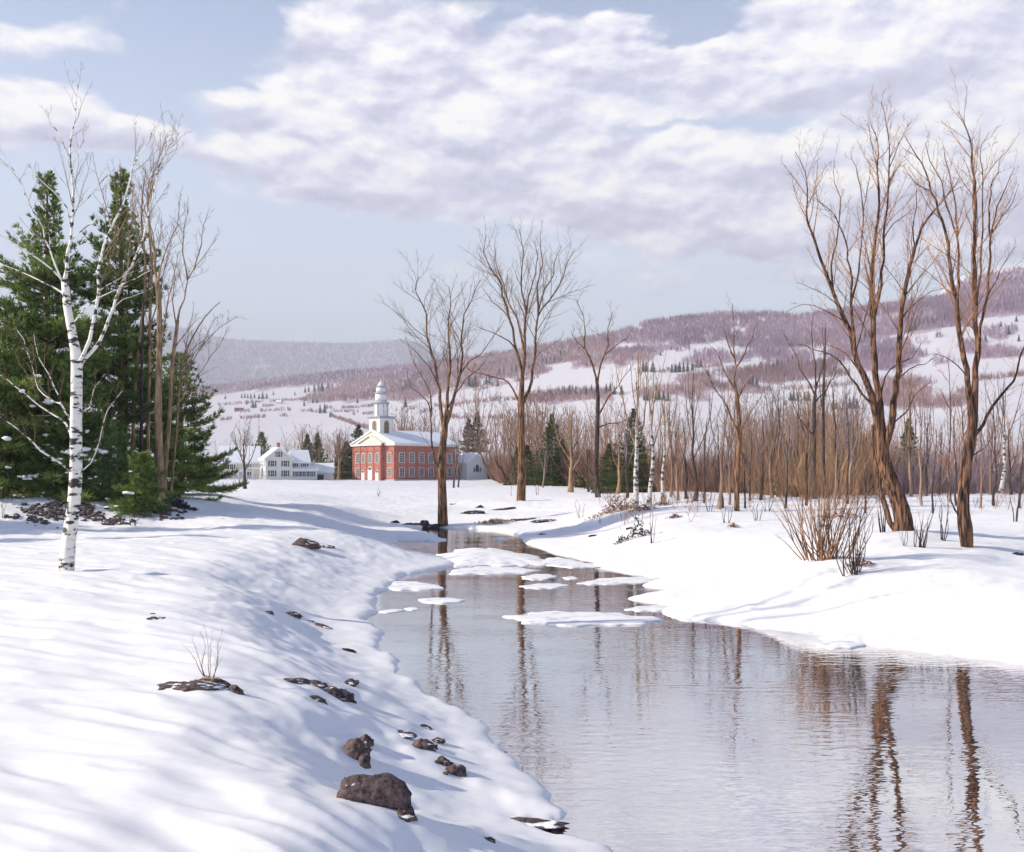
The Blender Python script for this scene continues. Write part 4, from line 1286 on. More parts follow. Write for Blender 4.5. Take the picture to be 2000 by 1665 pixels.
GA = empty('garage', hz_base(626, 236), R(12), 'low white garage with dark open bay at the end of the farmhouse', 'garage')
MB().prism([(0, -1), (5.5, -1), (5.5, 1.9), (2.75, 3.75), (0, 1.9)], -3.1, 3.0, axis='x').build('wall', M['clap'], GA)
MB().prism([(-.35, 1.72), (2.75, 3.82), (5.85, 1.72), (5.85, 2.05), (2.75, 4.15), (-.35, 2.05)], -3.4, 3.3, axis='x').build('roof', M['roof_snow'], GA)
GMx = wall_frame((0, 0, 0), (1, 0, 0), (0, -1, 0))
window(GA, GMx, -2.2, .75, .7, .6, 2, 1)
MB().box(-1.15, .75, -.06, -.003, .0, 1.25).build('door', M['dark_inside'], GA)  # flat dark panel: the open bay's unlit inside put into its colour
MB().box(-3.3, 3.2, -.3, -.2, 1.55, 1.7).build('trim', M['white'], GA)

LH = empty('house', hz_base(462, 241), R(14), 'cream sided house with a broad snowy roof left of the farmhouse behind the picket fence', 'house')
MB().prism([(0, -1), (9, -1), (9, 4.3), (4.5, 8.1), (0, 4.3)], -4.2, 5.4, axis='x').build('wall', M['clap_cream'], LH)
MB().prism([(-.4, 4.02), (4.5, 8.18), (9.4, 4.02), (9.4, 4.35), (4.5, 8.55), (-.4, 4.35)], -4.55, 5.7, axis='x').build('roof', M['roof_snow'], LH)
MB().box(-4.5, 5.65, -.33, -.22, 3.8, 4.0).build('trim', M['white'], LH)
for x in (-2.7, -1.2, 2.6): window(LH, GMx, x, 2.6, .8, 1.3, 2, 2, shutters=True); window(LH, GMx, x, .5, .8, 1.4, 2, 2, shutters=True)
ent = MB().box(.3, 1.75, -.55, -.003, -.5, 2.5).build('entry', M['white'], LH)
MB().box(.62, 1.42, -.6, -.552, -.5, 1.9).build('door', M['lead'], ent)
MB().box(.1, 1.95, -.75, -.003, 2.52, 2.75).build('roof', M['roof_snow'], ent)
LG = wall_frame((-4.2, 4.5, 0), (0, -1, 0), (-1, 0, 0))
window(LH, LG, 0, 4.6, .8, 1.3, 2, 2); window(LH, LG, -2, 2.4, .8, 1.3, 2, 2); window(LH, LG, 2, 2.4, .8, 1.3, 2, 2)

MHs = empty('parish_hall', hz_base(932, 246), R(27), 'small white clapboard hall with arched gable window beside the brick church', 'house')
gable_block(MHs, 5.6, 9.5, 4.35, 6.5, M['clap'], over=.3)
MMx = wall_frame((0, 0, 0), (1, 0, 0), (0, -1, 0))
fw = MB().prism([(p[0], 2.1 + p[1]) for p in arch_pts(1.0, 1.9)], -.08, -.003).build('window', M['lead'], MHs)
MB().prism([(p[0], 2.18 + p[1]) for p in arch_pts(.78, 1.7)], -.11, -.082).build('pane', M['glass'], fw)
for x in (-.85, .85): window(MHs, MMx, x, 2.1, .42, 1.05, 1, 2, fr=.07)

pf = empty('picket_fence', hz_base(471, 223), R(3), 'white picket fence in front of the farmhouse and the cream house', 'fence')
pk = MB()
for k in range(42): pk.box(-5.9 + k * .285, -5.75 + k * .285, -.02, .0, -.4, 1.1)
pk.build('pickets', M['lead'], pf)
rl = MB().box(-5.95, 5.95, .002, .05, .25, .33).box(-5.95, 5.95, .002, .05, .72, .8); rl.build('rail', M['white'], pf)
for k in range(6): MB().box(-5.95 + k * 2.34, -5.83 + k * 2.34, .052, .17, -.6, 1.12).build('post', M['white'], pf)

# ---- farm buildings on the hillside
def farm(px, py, wpx, hpx, wallm, rz, label, cat='house', ell=False, name='farm_house'):
    p, ok = hp([px], [py]); p = Vector(p[0]); s = p.y / F
    o = empty(name, p, rz, label, cat)
    w = wpx * s; h = hpx * s
    MB().prism([(-w * .32, -4), (w * .32, -4), (w * .32, h * .55), (0, h * .9), (-w * .32, h * .55)], -w / 2, w / 2, axis='x').build('wall', wallm, o)
    MB().prism([(-w * .38, h * .47), (0, h * .92), (w * .38, h * .47), (w * .38, h * .56), (0, h * 1.02), (-w * .38, h * .56)], -w * .53, w * .53, axis='x').build('roof', M['roof_snow'], o)
    wd = MB()
    for k in (-.3, 0, .3): wd.box(w * k - w * .05, w * k + w * .05, -w * .325, -w * .321, h * .12, h * .38)
    wd.build('window', M['dark_inside'], o)
    if ell:
        MB().prism([(-w * .2, -4), (w * .2, -4), (w * .2, h * .4), (0, h * .65), (-w * .2, h * .4)], w * .501, w * .95, axis='x').build('ell_wall', wallm, o)
        MB().prism([(-w * .25, h * .34), (0, h * .67), (w * .25, h * .34), (w * .25, h * .42), (0, h * .76), (-w * .25, h * .42)], w * .531, w * 1.0, axis='x').build('ell_roof', M['roof_snow'], o)
    return o
farm(467, 803, 17, 11, M['barn'], R(12), 'small red barn with a snowy roof on the lower slope', 'barn', name='red_barn')
farm(519, 795, 16, 9, M['clap'], R(20), 'white farmhouse with a low ell right of the red barn', ell=True)
farm(545, 790, 11, 8, M['clap_cream'], R(-15), 'little cream farmhouse among brown trees above the white farmhouse')
farm(870, 812, 16, 6, M['clap'], R(5), 'tiny white shed on the field edge above the parish hall', 'shed', name='shed')
farm(962, 782, 20, 12, M['clap'], R(18), 'white farmhouse with snowy roof beside a hedge below the mid slope', ell=True)
farm(840, 790, 9, 5, M['clap_cream'], R(8), 'tiny cream cottage on the slope right of the steeple')

# ================================================================ main trees
# ---- foreground birch
t = Traced(27, 1, .95, .64)
t.limb([(130, 1122), (134, 1060), (142, 1000), (147, 930), (148, 850), (149, 780), (150, 710), (143, 660), (132, 600), (127, 545)], 0, 0, 0, radii=[15, 13.5, 13, 12.5, 12, 11.5, 10.5, 9, 7.6, 7], trunk=True)
t.limb([(127, 545), (132, 505), (138, 470), (143, 400), (140, 340), (136, 290), (147, 225), (152, 165)], 6.5, 0.8, .05)
t.limb([(150, 735), (158, 705), (182, 640), (190, 590), (194, 530), (205, 480), (225, 430), (240, 400), (255, 350), (262, 320), (285, 285), (300, 250)], 6.5, .8, -.2)
t.limb([(152, 730), (163, 705), (185, 680), (205, 645), (220, 600), (240, 550), (262, 505), (280, 465), (290, 420), (303, 370), (310, 330), (330, 290), (345, 262)], 6.5, .8, .25)
t.limb([(126, 590), (120, 550), (97, 485), (75, 430), (50, 385), (35, 345), (5, 305)], 4.5, .8, .2)
t.limb([(138, 440), (130, 405), (100, 372), (75, 350), (50, 315)], 3, .7, -.4)
t.limb([(124, 555), (100, 525), (60, 498), (20, 470), (-25, 448)], 4, .8, -.35)
t.limb([(121, 590), (100, 560), (70, 545), (30, 527), (-20, 510)], 3.6, .8, .4)
t.limb([(142, 430), (155, 405), (180, 380), (200, 355), (228, 325)], 3, .7, .3)
t.limb([(137, 480), (155, 455), (180, 435), (210, 405)], 2.8, .7, -.3)
t.limb([(140, 640), (150, 618), (180, 592), (215, 570), (250, 552), (295, 528)], 3.2, .8, -.3)
t.limb([(195, 570), (225, 548), (262, 530)], 2, .6, .2)
t.limb([(215, 600), (240, 585), (275, 575), (300, 560)], 2, .6, .3)
t.limb([(141, 845), (132, 810), (118, 790), (85, 770), (68, 742), (60, 705), (45, 665), (30, 640)], 3.6, .8, .35)
t.limb([(139, 840), (128, 805), (105, 755), (85, 715), (72, 690), (66, 650)], 3.6, .8, -.2)
t.limb([(138, 860), (130, 830), (108, 812), (60, 780), (20, 745), (-15, 722)], 4.6, 1, .1)
t.limb([(144, 925), (120, 905), (80, 880), (45, 845), (0, 815), (-30, 800)], 4.6, 1, -.3)
t.limb([(160, 940), (178, 905), (195, 860), (205, 820), (218, 790), (242, 760)], 2.8, .7, .25)
t.limb([(160, 812), (175, 797), (185, 760), (205, 730)], 2.4, .6, -.25)
t.limb([(136, 305), (120, 270), (100, 240), (88, 215)], 2.2, .6, .3)
t.limb([(142, 330), (155, 290), (165, 270), (175, 240)], 2.2, .6, -.3)
t.build('birch_tree', 'white birch with black bark marks standing alone on the left snowbank', 'birch tree', M['birch'], M['birch'], dens=2.2, maxlev=3, lenf=.3, up=.32, twig_mat=M['bark_tan'])

# ---- stream-side elm in front of the church
t = Traced(80, 2, .8, .6)
t.limb([(866, 1026), (863, 950), (863, 890), (868, 848), (873, 800)], 0, 0, 0, radii=[13, 10, 9, 8.2, 5], trunk=True)
t.limb([(862, 928), (849, 900), (843, 856), (844, 816), (835, 785), (819, 765), (800, 755)], 4.5, .8, -.2)
t.limb([(867, 850), (859, 777), (857, 749), (849, 705), (835, 658), (833, 614), (819, 586), (812, 563), (819, 540)], 6, .8, .2)
t.limb([(868, 848), (873, 793), (875, 749), (879, 705), (875, 658), (875, 626), (881, 598), (877, 560)], 6.5, .8, -.15)
t.limb([(870, 846), (887, 777), (899, 729), (903, 690), (901, 658), (909, 618), (927, 571), (940, 545)], 6, .8, .3)
t.limb([(899, 735), (919, 705), (938, 694), (962, 660), (985, 625)], 3, .7, -.4)
t.limb([(878, 800), (890, 770), (910, 742), (935, 720), (950, 700)], 3, .7, .4)
t.limb([(846, 816), (840, 770), (822, 735), (805, 700), (792, 660)], 3, .7, .3)
t.limb([(857, 750), (838, 715), (815, 690), (797, 672)], 2.6, .7, -.3)
t.build('elm_tree', 'brown bare elm forking low in front of the brick church at the stream head', 'tree', M['bark'], M['bark'], dens=1.25, maxlev=3, lenf=.36, up=.22, rmin=.0085)

# ---- the tall elm
t = Traced(100, 3, .8, .6)
t.limb([(1018, 984), (1019, 916), (1018, 856), (1018, 809), (1018, 777), (1020, 729)], 0, 0, 0, radii=[11.5, 9.5, 9, 8.5, 7.4, 5], trunk=True)
t.limb([(1018, 777), (1020, 729), (1024, 690), (1025, 642), (1028, 610), (1020, 571), (1018, 531), (1022, 491), (1014, 446)], 7, .8, .1)
t.limb([(1018, 735), (1010, 682), (998, 626), (982, 579), (974, 547), (958, 523), (946, 495), (950, 458)], 5, .8, -.3)
t.limb([(1022, 690), (1010, 626), (995, 595), (982, 551), (970, 519), (966, 479)], 4, .8, .35)
t.limb([(1020, 800), (1034, 761), (1044, 705), (1046, 666), (1051, 618), (1073, 587), (1097, 547), (1105, 519), (1123, 485)], 6, .8, .2)
t.limb([(1051, 618), (1051, 579), (1049, 555), (1061, 515), (1053, 479), (1056, 452)], 3.6, .8, -.3)
t.limb([(1026, 612), (1033, 579), (1045, 535), (1049, 500), (1042, 470)], 3.4, .8, .4)
t.limb([(1053, 610), (1065, 565), (1080, 540), (1085, 510), (1097, 480)], 3, .7, .5)
t.limb([(1015, 790), (1002, 761), (982, 741), (950, 733), (919, 725), (900, 705)], 4, .8, .2)
t.limb([(1010, 690), (994, 666), (962, 650), (928, 636)], 3, .7, -.3)
t.limb([(998, 630), (982, 605), (960, 590), (940, 560)], 2.6, .7, .3)
t.build('elm_tree', 'tallest bare elm, upright brown trunk beyond the end of the stream', 'tree', M['bark'], M['bark'], dens=1.1, maxlev=3, lenf=.34, up=.24, rmin=.01)

# ---- crooked slim tree right of it
t = Traced(100, 4)
t.limb([(1169, 980), (1164, 916), (1166, 856), (1168, 777), (1165, 741)], 0, 0, 0, radii=[7.5, 6, 5.5, 4.6, 4], trunk=True)
t.limb([(1165, 741), (1157, 713), (1143, 682), (1141, 646), (1139, 618), (1127, 590)], 3.6, .7, .2)
t.limb([(1167, 757), (1174, 713), (1188, 674), (1188, 642), (1197, 608)], 3.4, .7, -.2)
t.limb([(1183, 694), (1204, 674), (1230, 655)], 2, .6, .4)
t.limb([(1169, 805), (1188, 777), (1208, 753), (1238, 712)], 3, .6, .3)
t.limb([(1170, 838), (1188, 826), (1208, 828), (1226, 820)], 2.6, .8, -.2)
t.limb([(1143, 690), (1128, 668), (1115, 645)], 1.8, .6, .3)
t.build('maple_tree', 'slim crooked dark trunk with one level side limb, right of the tallest elm', 'tree', M['bark_dark'], M['bark'], dens=1.0, maxlev=3, lenf=.34, up=.22)

# ---- the slender tree in the middle of the right bank
t = Traced(65, 5, 1.0, .75)
t.limb([(1439, 1004), (1440, 929), (1444, 851), (1442, 804), (1439, 769)], 0, 0, 0, radii=[5.5, 4.6, 4.4, 4, 3.8], trunk=True)
t.limb([(1439, 769), (1436, 750), (1437, 719), (1434, 680), (1434, 637), (1430, 592)], 3.4, .6, .1)
t.limb([(1440, 842), (1419, 797), (1403, 769), (1387, 738), (1370, 715)], 3, .6, -.2)
t.limb([(1438, 769), (1419, 734), (1407, 703), (1391, 678)], 2.6, .6, .3)
t.limb([(1441, 790), (1450, 762), (1469, 734), (1490, 700)], 2.6, .6, -.3)
t.limb([(1437, 727), (1454, 691), (1469, 660), (1478, 632)], 2.4, .6, .3)
t.limb([(1444, 845), (1465, 808), (1488, 775)], 2, .6, .4)
t.limb([(1436, 700), (1422, 670), (1412, 645)], 2, .6, -.3)
t.build('ash_tree', 'slender orange brown tree at the crest of the right bank, left of the willow shrub', 'tree', M['bark'], M['bark'], dens=1.3, maxlev=3, lenf=.36, up=.28)

# ---- tree rising behind the shrub
t = Traced(72, 6)
t.limb([(1591, 975), (1590, 910), (1590, 851), (1590, 789), (1592, 773)], 0, 0, 0, radii=[5.5, 4.8, 4.6, 4.4, 4], trunk=True)
t.limb([(1592, 775), (1581, 750), (1563, 719), (1551, 687), (1530, 652)], 3, .6, .2)
t.limb([(1592, 773), (1594, 734), (1590, 695), (1586, 656), (1590, 612)], 3, .6, -.1)
t.limb([(1594, 760), (1602, 734), (1610, 687), (1606, 640)], 2.6, .6, .3)
t.limb([(1590, 860), (1570, 830), (1552, 800), (1545, 770)], 2.4, .6, -.3)
t.limb([(1593, 790), (1612, 765), (1630, 730), (1640, 690)], 2.4, .6, .2)
t.build('ash_tree', 'bare forked tree rising behind the large willow shrub', 'tree', M['bark_dark'], M['bark_dark'], dens=1.3, maxlev=3, lenf=.36, up=.28)
t = Traced(76, 61)
t.limb([(1611, 975), (1608, 880), (1608, 780), (1611, 700), (1612, 640)], 0, 0, 0, radii=[4.5, 4, 3.4, 2.2, 1], trunk=True)
t.limb([(1608, 790), (1620, 750), (1632, 715)], 2, .6, .3)
t.limb([(1608, 800), (1600, 760), (1603, 715)], 2, .6, -.3)
t.build('ash_tree', 'straight unforked pole of a tree just right of the forked one behind the willow shrub', 'tree', M['bark_dark'], M['bark_dark'], dens=.8, maxlev=3, lenf=.4, up=.25, trunkdens=.3)

# ---- big leaning willow
t = Traced(40, 7, .64, .55)
t.limb([(1764, 1052), (1764, 1015), (1754, 974), (1737, 929), (1724, 890), (1720, 855), (1718, 815), (1718, 785)], 0, 0, 0, radii=[34, 27, 24, 22, 21, 18.5, 13, 10.4], trunk=True)
t.limb([(1747, 1046), (1738, 1020), (1728, 985), (1715, 935), (1709, 890), (1706, 830)], 0, 0, .12, radii=[12, 10, 10, 9.5, 9, 8], trunk=False)
t.limb([(1719, 862), (1716, 836), (1707, 794), (1692, 749), (1671, 701), (1661, 648), (1642, 611), (1627, 567), (1611, 530), (1596, 486), (1580, 439), (1577, 411), (1577, 374), (1574, 339), (1553, 297)], 0, 0, -.15, radii=[15, 14, 12.5, 11, 9.5, 8, 7, 6, 5.2, 4.4, 3.4, 2.8, 2.2, 1.5, .7])
t.limb([(1629, 570), (1625, 517), (1633, 477), (1639, 430), (1641, 386), (1630, 355), (1630, 313)], 4, .7, .2)
t.limb([(1672, 700), (1664, 617), (1663, 570), (1661, 524), (1650, 470), (1636, 436), (1614, 405), (1587, 383)], 6, .7, -.35)
t.limb([(1664, 605), (1675, 548), (1680, 486), (1686, 424), (1692, 374), (1700, 332)], 4.4, .7, .3)
t.limb([(1688, 415), (1680, 367), (1670, 327), (1661, 294)], 2.4, .6, -.3)
t.limb([(1719, 862), (1718, 785), (1712, 745), (1707, 690), (1706, 633), (1705, 586), (1703, 523), (1711, 455), (1717, 399), (1714, 336), (1714, 283), (1699, 231)], 0, 0, .12, radii=[14, 12, 11, 10, 9, 8, 6.5, 5, 4, 3, 2, .7])
t.limb([(1707, 640), (1710, 617), (1720, 555), (1725, 508), (1727, 445), (1735, 383), (1736, 330), (1736, 280), (1730, 236), (1720, 197)], 7, .7, -.2)
t.limb([(1738, 365), (1752, 330), (1775, 308)], 2, .6, .3)
t.limb([(1736, 320), (1755, 283), (1775, 240)], 2, .6, -.3)
t.limb([(1728, 470), (1745, 440), (1770, 420), (1790, 400)], 2.2, .6, .4)
t.limb([(1722, 885), (1731, 866), (1740, 830), (1746, 785), (1755, 725), (1758, 674), (1761, 602), (1774, 539), (1788, 483), (1802, 445), (1827, 410), (1849, 383), (1875, 347)], 0, 0, -.2, radii=[14, 13, 12, 11, 10, 9, 8, 6.6, 5, 4, 3, 2, .8])
t.limb([(1788, 480), (1784, 445), (1788, 405), (1791, 380), (1782, 350)], 2.6, .6, .3)
t.limb([(1766, 580), (1792, 545), (1817, 517), (1842, 487)], 2.4, .6, .4)
t.limb([(1761, 615), (1790, 590), (1820, 570), (1850, 560)], 2.2, .6, -.3)
t.limb([(1703, 785), (1680, 767), (1662, 737), (1641, 707), (1620, 692), (1590, 683), (1558, 672)], 5.4, .8, -.4)
t.limb([(1695, 760), (1660, 700), (1630, 680), (1605, 670)], 3.6, .7, .4)
t.limb([(1746, 826), (1770, 803), (1788, 770), (1817, 747)], 3, .7, .3)
t.limb([(1718, 775), (1728, 737), (1749, 713), (1781, 699), (1800, 670)], 3.6, .7, -.3)
t.limb([(1756, 742), (1776, 722), (1809, 710), (1829, 697)], 2.8, .7, .4)
t.limb([(1660, 650), (1640, 600), (1600, 570), (1555, 552)], 2.4, .6, -.4)
t.limb([(1650, 630), (1610, 605), (1570, 595), (1535, 610)], 2.2, .6, .4)
t.limb([(1705, 600), (1695, 545), (1690, 500), (1694, 460)], 2.6, .6, .4)
t.build('willow_tree', 'big willow with a thick leaning rust brown trunk and many upright limbs', 'willow tree', M['bark_red'], M['bark_red'], dens=2.2, maxlev=3, lenf=.27, up=.3, twig_mat=M['twig_red'])

# ---- right-hand willow
t = Traced(36, 8, .8, .66)
t.limb([(1889, 1078), (1888, 1058), (1885, 1030), (1882, 1000), (1883, 965), (1887, 920), (1893, 875), (1898, 845), (1902, 794), (1905, 740)], 0, 0, 0, radii=[13, 15, 17, 14.5, 13.5, 13.5, 13, 12, 9, 7.6], trunk=True)
t.limb([(1898, 845), (1902, 794), (1905, 740), (1910, 680), (1906, 640), (1903, 586), (1903, 492), (1906, 399), (1900, 320), (1896, 274), (1883, 242), (1871, 218)], 0, 0, .1, radii=[10.5, 9.6, 9.2, 8.5, 8, 7, 5.6, 4.2, 3, 2.2, 1.4, .7])
t.limb([(1909, 670), (1915, 640), (1928, 586), (1931, 523), (1936, 461), (1948, 405), (1964, 367), (1982, 328)], 5.6, .7, -.25)
t.limb([(1932, 480), (1933, 405), (1936, 367), (1948, 336), (1956, 303)], 3, .6, .3)
t.limb([(1905, 610), (1912, 570), (1917, 492), (1919, 430), (1920, 352), (1916, 299), (1931, 258)], 4.2, .7, .35)
t.limb([(1897, 850), (1893, 794), (1890, 740), (1881, 686), (1872, 640), (1867, 586), (1858, 539), (1852, 477), (1839, 430), (1820, 374), (1799, 320), (1768, 268)], 0, 0, -.15, radii=[9.5, 8.8, 8.2, 7.8, 7.2, 6.4, 5.4, 4.4, 3.4, 2.6, 1.8, .7])
t.limb([(1870, 620), (1870, 575), (1872, 523), (1869, 461), (1849, 405), (1839, 355), (1817, 314), (1807, 278)], 5, .7, .3)
t.limb([(1867, 455), (1864, 383), (1852, 336), (1843, 287)], 2.8, .6, -.3)
t.limb([(1820, 376), (1790, 360), (1765, 325)], 2, .6, .3)
t.limb([(1903, 865), (1920, 830), (1950, 776), (1977, 746), (1989, 710), (2000, 678), (2030, 620)], 6, 1.4, .2)
t.limb([(1905, 900), (1926, 872), (1941, 842), (1955, 818)], 2.4, .6, -.3)
t.limb([(1885, 735), (1869, 713), (1845, 698), (1820, 694)], 2.2, .6, -.4)
t.limb([(1936, 460), (1960, 420), (1978, 395), (1990, 360)], 2, .6, .4)
t.limb([(1928, 590), (1945, 545), (1962, 510), (1985, 480)], 2, .6, -.3)
t.limb([(1884, 1020), (1872, 1010), (1858, 977), (1853, 920), (1856, 830), (1856, 755), (1850, 700)], 3.8, .7, -.15)
t.limb([(1856, 800), (1845, 775), (1838, 760)], 1.6, .5, .3)
t.build('willow_tree', 'rightmost willow, narrow reddish trunk swelling at the foot and forking in two', 'willow tree', M['bark_red'], M['bark_red'], dens=2.2, maxlev=3, lenf=.27, up=.3, twig_mat=M['twig_red'])

# ---- brown trees among the pines on the left
def pole(Y, seed, path, radii, limbs, label, mt='bark_tan', dens=1.9, lenf=.32, name='maple_tree'):
    t = Traced(Y, seed)
    t.limb(path, 0, 0, 0, radii=radii, trunk=True)
    for l in limbs:
        t.limb(l[0], l[1], .6, l[2] if len(l) > 2 else None)
    return t.build(name, label, 'tree', M[mt], M[mt], dens=dens, maxlev=3, lenf=lenf, up=.3)

pole(60, 11, [(313, 982), (311, 897), (309, 798), (311, 699), (311, 600), (306, 545)], [12, 9.5, 8.5, 7, 6, 5],
     [([(306, 545), (302, 496), (290, 430), (288, 395), (292, 350), (320, 310), (352, 268)], 4), ([(307, 560), (320, 500), (345, 440), (352, 390)], 3), ([(304, 510), (296, 450), (280, 400), (276, 360)], 2.6),
      ([(311, 660), (325, 600), (340, 540), (350, 490)], 3), ([(290, 400), (300, 340), (318, 290), (325, 262)], 2.2), ([(311, 720), (295, 660), (283, 610)], 2.4)],
     'thickest tan brown trunk at the right edge of the dark pines', 'bark_tan')
pole(61, 12, [(321, 960), (324, 900), (330, 831), (334, 749), (340, 683), (347, 626)], [6, 5.4, 5, 4.8, 4.6, 4],
     [([(347, 626), (352, 605), (360, 586), (367, 547), (393, 507), (420, 470)], 3.6), ([(366, 550), (357, 496), (360, 442), (368, 405)], 2.6), ([(380, 528), (392, 480), (398, 440), (405, 420)], 2.2),
      ([(331, 815), (357, 778), (367, 732), (373, 695), (390, 660)], 3), ([(340, 690), (362, 650), (390, 620)], 2.2), ([(336, 735), (370, 690), (410, 655)], 2), ([(345, 640), (338, 590), (342, 545), (335, 505)], 2.4)],
     'forked brown tree leaning right out of the thickest tan trunk beside the pines')
pole(64, 13, [(248, 955), (246, 850), (247, 740), (246, 640), (252, 560)], [4, 3.5, 3, 2.4, 1.4], [([(247, 700), (262, 640), (275, 590)], 2), ([(246, 660), (236, 610), (228, 570)], 1.8)],
     'leftmost thin straight trunk among the pines', 'bark_dark')
pole(63, 14, [(256, 960), (260, 850), (266, 720), (280, 600), (284, 520), (276, 420), (285, 330)], [5, 4.6, 4, 3.6, 3, 2.2, .9], [([(280, 600), (295, 540), (300, 470)], 2.4), ([(282, 500), (262, 440), (258, 390)], 2), ([(277, 430), (295, 370), (300, 320)], 1.8)],
     'second thin trunk from the left among the pines, with a crown reaching above them')
pole(62, 15, [(273, 965), (276, 850), (277, 740), (279, 650), (281, 590)], [4.4, 4, 3.4, 2.8, 2], [([(273, 820), (258, 790), (250, 770)], 2), ([(280, 620), (290, 560), (296, 500)], 2)],
     'third thin trunk among the pines with a low left fork', 'bark_dark')
pole(63, 16, [(287, 965), (289, 860), (291, 740), (293, 620), (296, 520), (291, 430), (300, 350)], [5, 4.6, 4.2, 3.6, 3, 2, .9], [([(293, 640), (310, 580), (322, 520), (335, 470)], 2.4), ([(295, 530), (312, 470), (316, 420)], 2)],
     'tall straight thin trunk just left of the thickest tan trunk')
pole(65, 17, [(334, 960), (345, 840), (352, 740), (366, 680), (400, 620), (430, 590)], [3.4, 3, 2.6, 2.2, 1.4, .8], [([(350, 760), (385, 690), (430, 640), (465, 618)], 2), ([(352, 735), (395, 670), (420, 620)], 1.8), ([(347, 820), (390, 730), (425, 680), (445, 640)], 1.8), ([(356, 710), (370, 640), (378, 600)], 1.6)],
     'fan shaped thin tree spreading right above the wide low pine', dens=1.0)

# ---- lone tree before the houses
tree_obj('maple_tree', P(479, 957, 150), gen_tree(11.4, .26, 21, spread=.42, fork=.32, limbs=8, maxlev=3, dens=.75, lenf=.42, up=.28, rmin=.02), M['bark_dark'], M['twig'], 'lone round crowned bare tree standing in front of the farmhouse')
# ---- pale vase-shaped tree
tree_obj('maple_tree', P(1115, 962, 130), gen_tree(12.2, .36, 22, spread=.5, fork=.28, limbs=8, maxlev=3, dens=.7, lenf=.4, up=.3, rmin=.018), M['bark_tan'], M['bark_tan'], 'pale tan vase shaped tree standing just in front of the woods')
tree_obj('maple_tree', P(1207, 965, 112), gen_tree(8.5, .22, 23, spread=.4, fork=.3, limbs=6, maxlev=3, dens=.7, rmin=.016), M['bark_tan'], M['twig'], 'short tan tree in front of the dark pine left of the slim birches')
tree_obj('maple_tree', P(662, 939, 252), gen_tree(15, .5, 24, spread=.4, fork=.3, limbs=8, maxlev=3, dens=.55, rmin=.03), M['bark_tan'], M['twig'], 'tan bare tree in front of the pines left of the church')
tree_obj('maple_tree', P(917, 938, 262), gen_tree(10, .3, 25, spread=.4, fork=.3, limbs=6, maxlev=3, dens=.6, rmin=.03), M['bark_tan'], M['twig'], 'small tan tree right beside the parish hall')

# ---- slim birches on the right bank
for i, (px, py, Y, top, r, ln, lab) in enumerate([
        (1241, 992, 75, 640, 4.6, .0, 'pale slim birch, left and thickest of the three on the right bank'),
        (1268, 985, 77, 655, 3.6, .06, 'middle slim birch of the three, leaning slightly right'),
        (1295, 978, 80, 740, 2.8, .02, 'shortest and right of the three slim birches')]):
    H = (py - top) / F * Y
    g = gen_tree(H, r / F * Y * 1.25, 31 + i, spread=.2, fork=.42, limbs=6, maxlev=2, dens=.7, lenf=.35, up=.35, lean=ln, rmin=.013, wig=.018)
    tree_obj('birch_tree', P(px, py, Y), g, M['birch_far'], M['bark_tan'], lab, 'birch tree')
g = gen_tree(11.5, .2, 36, spread=.28, fork=.5, limbs=5, maxlev=2, dens=.7, rmin=.016)
tree_obj('birch_tree', P(1954, 966, 88), g, M['birch_far'], M['twig_grey'], 'pale slim birch in the brush right of the rightmost willow', 'birch tree')

# ---- thin dark saplings along the crest
SAP = [(1325, 975, 82, 790, 2.2), (1340, 972, 84, 770, 2.6), (1358, 976, 78, 690, 3.2), (1404, 992, 66, 700, 3.6), (1411, 990, 68, 800, 2.4), (1486, 975, 82, 760, 2.6), (1508, 972, 84, 740, 2.8), (1520, 968, 90, 690, 3),
       (1640, 978, 80, 700, 3), (1650, 985, 72, 745, 2.6), (1668, 972, 86, 760, 3), (1555, 970, 88, 720, 2.6), (1780, 972, 84, 690, 2.8), (1810, 970, 84, 760, 2.4), (1835, 968, 86, 800, 2), (1935, 968, 84, 770, 2), (1975, 966, 86, 800, 2.4),
       (1225, 970, 95, 760, 2.4), (1310, 968, 90, 740, 2.4), (885, 962, 165, 850, 2.0), (896, 960, 168, 845, 1.6), (1060, 955, 150, 860, 1.8), (1150, 958, 130, 830, 1.8), (1465, 978, 80, 800, 2.2), (1725, 985, 74, 850, 2),
       (1535, 990, 62, 790, 2), (1575, 985, 66, 735, 2.4), (1630, 990, 60, 770, 2), (1690, 1000, 56, 820, 1.8), (1655, 982, 70, 690, 2.4), (1800, 985, 62, 730, 2.2), (1822, 1000, 54, 800, 1.6), (1868, 985, 60, 760, 1.8), (1915, 990, 58, 790, 1.8), (1940, 985, 62, 730, 2), (1990, 990, 60, 780, 2), (1425, 985, 72, 790, 1.8), (1375, 985, 74, 770, 2), (1455, 990, 66, 830, 1.6)]
for i, (px, py, Y, top, r) in enumerate(SAP):
    H = (py - top) / F * Y
    g = gen_tree(H, r / F * Y * 1.1, 50 + i, spread=.22, fork=.3, limbs=5, maxlev=2, dens=.8, lenf=.4, up=.4, rmin=.012, lean=[-.05, .04, 0, .07][i % 4])
    lab = 'thin dark bare sapling along the crest of the right bank'
    if i in (19, 20): lab = 'thin twin stemmed sapling on the snow before the parish hall'
    tree_obj('sapling', P(px, py + 3, Y), g, M['bark_dark'] if i % 3 else M['bark_grey'], M['twig_grey'] if i % 2 else M['twig'], lab, 'sapling', 'saplings before the parish hall' if i in (19, 20) else 'saplings along the right bank')

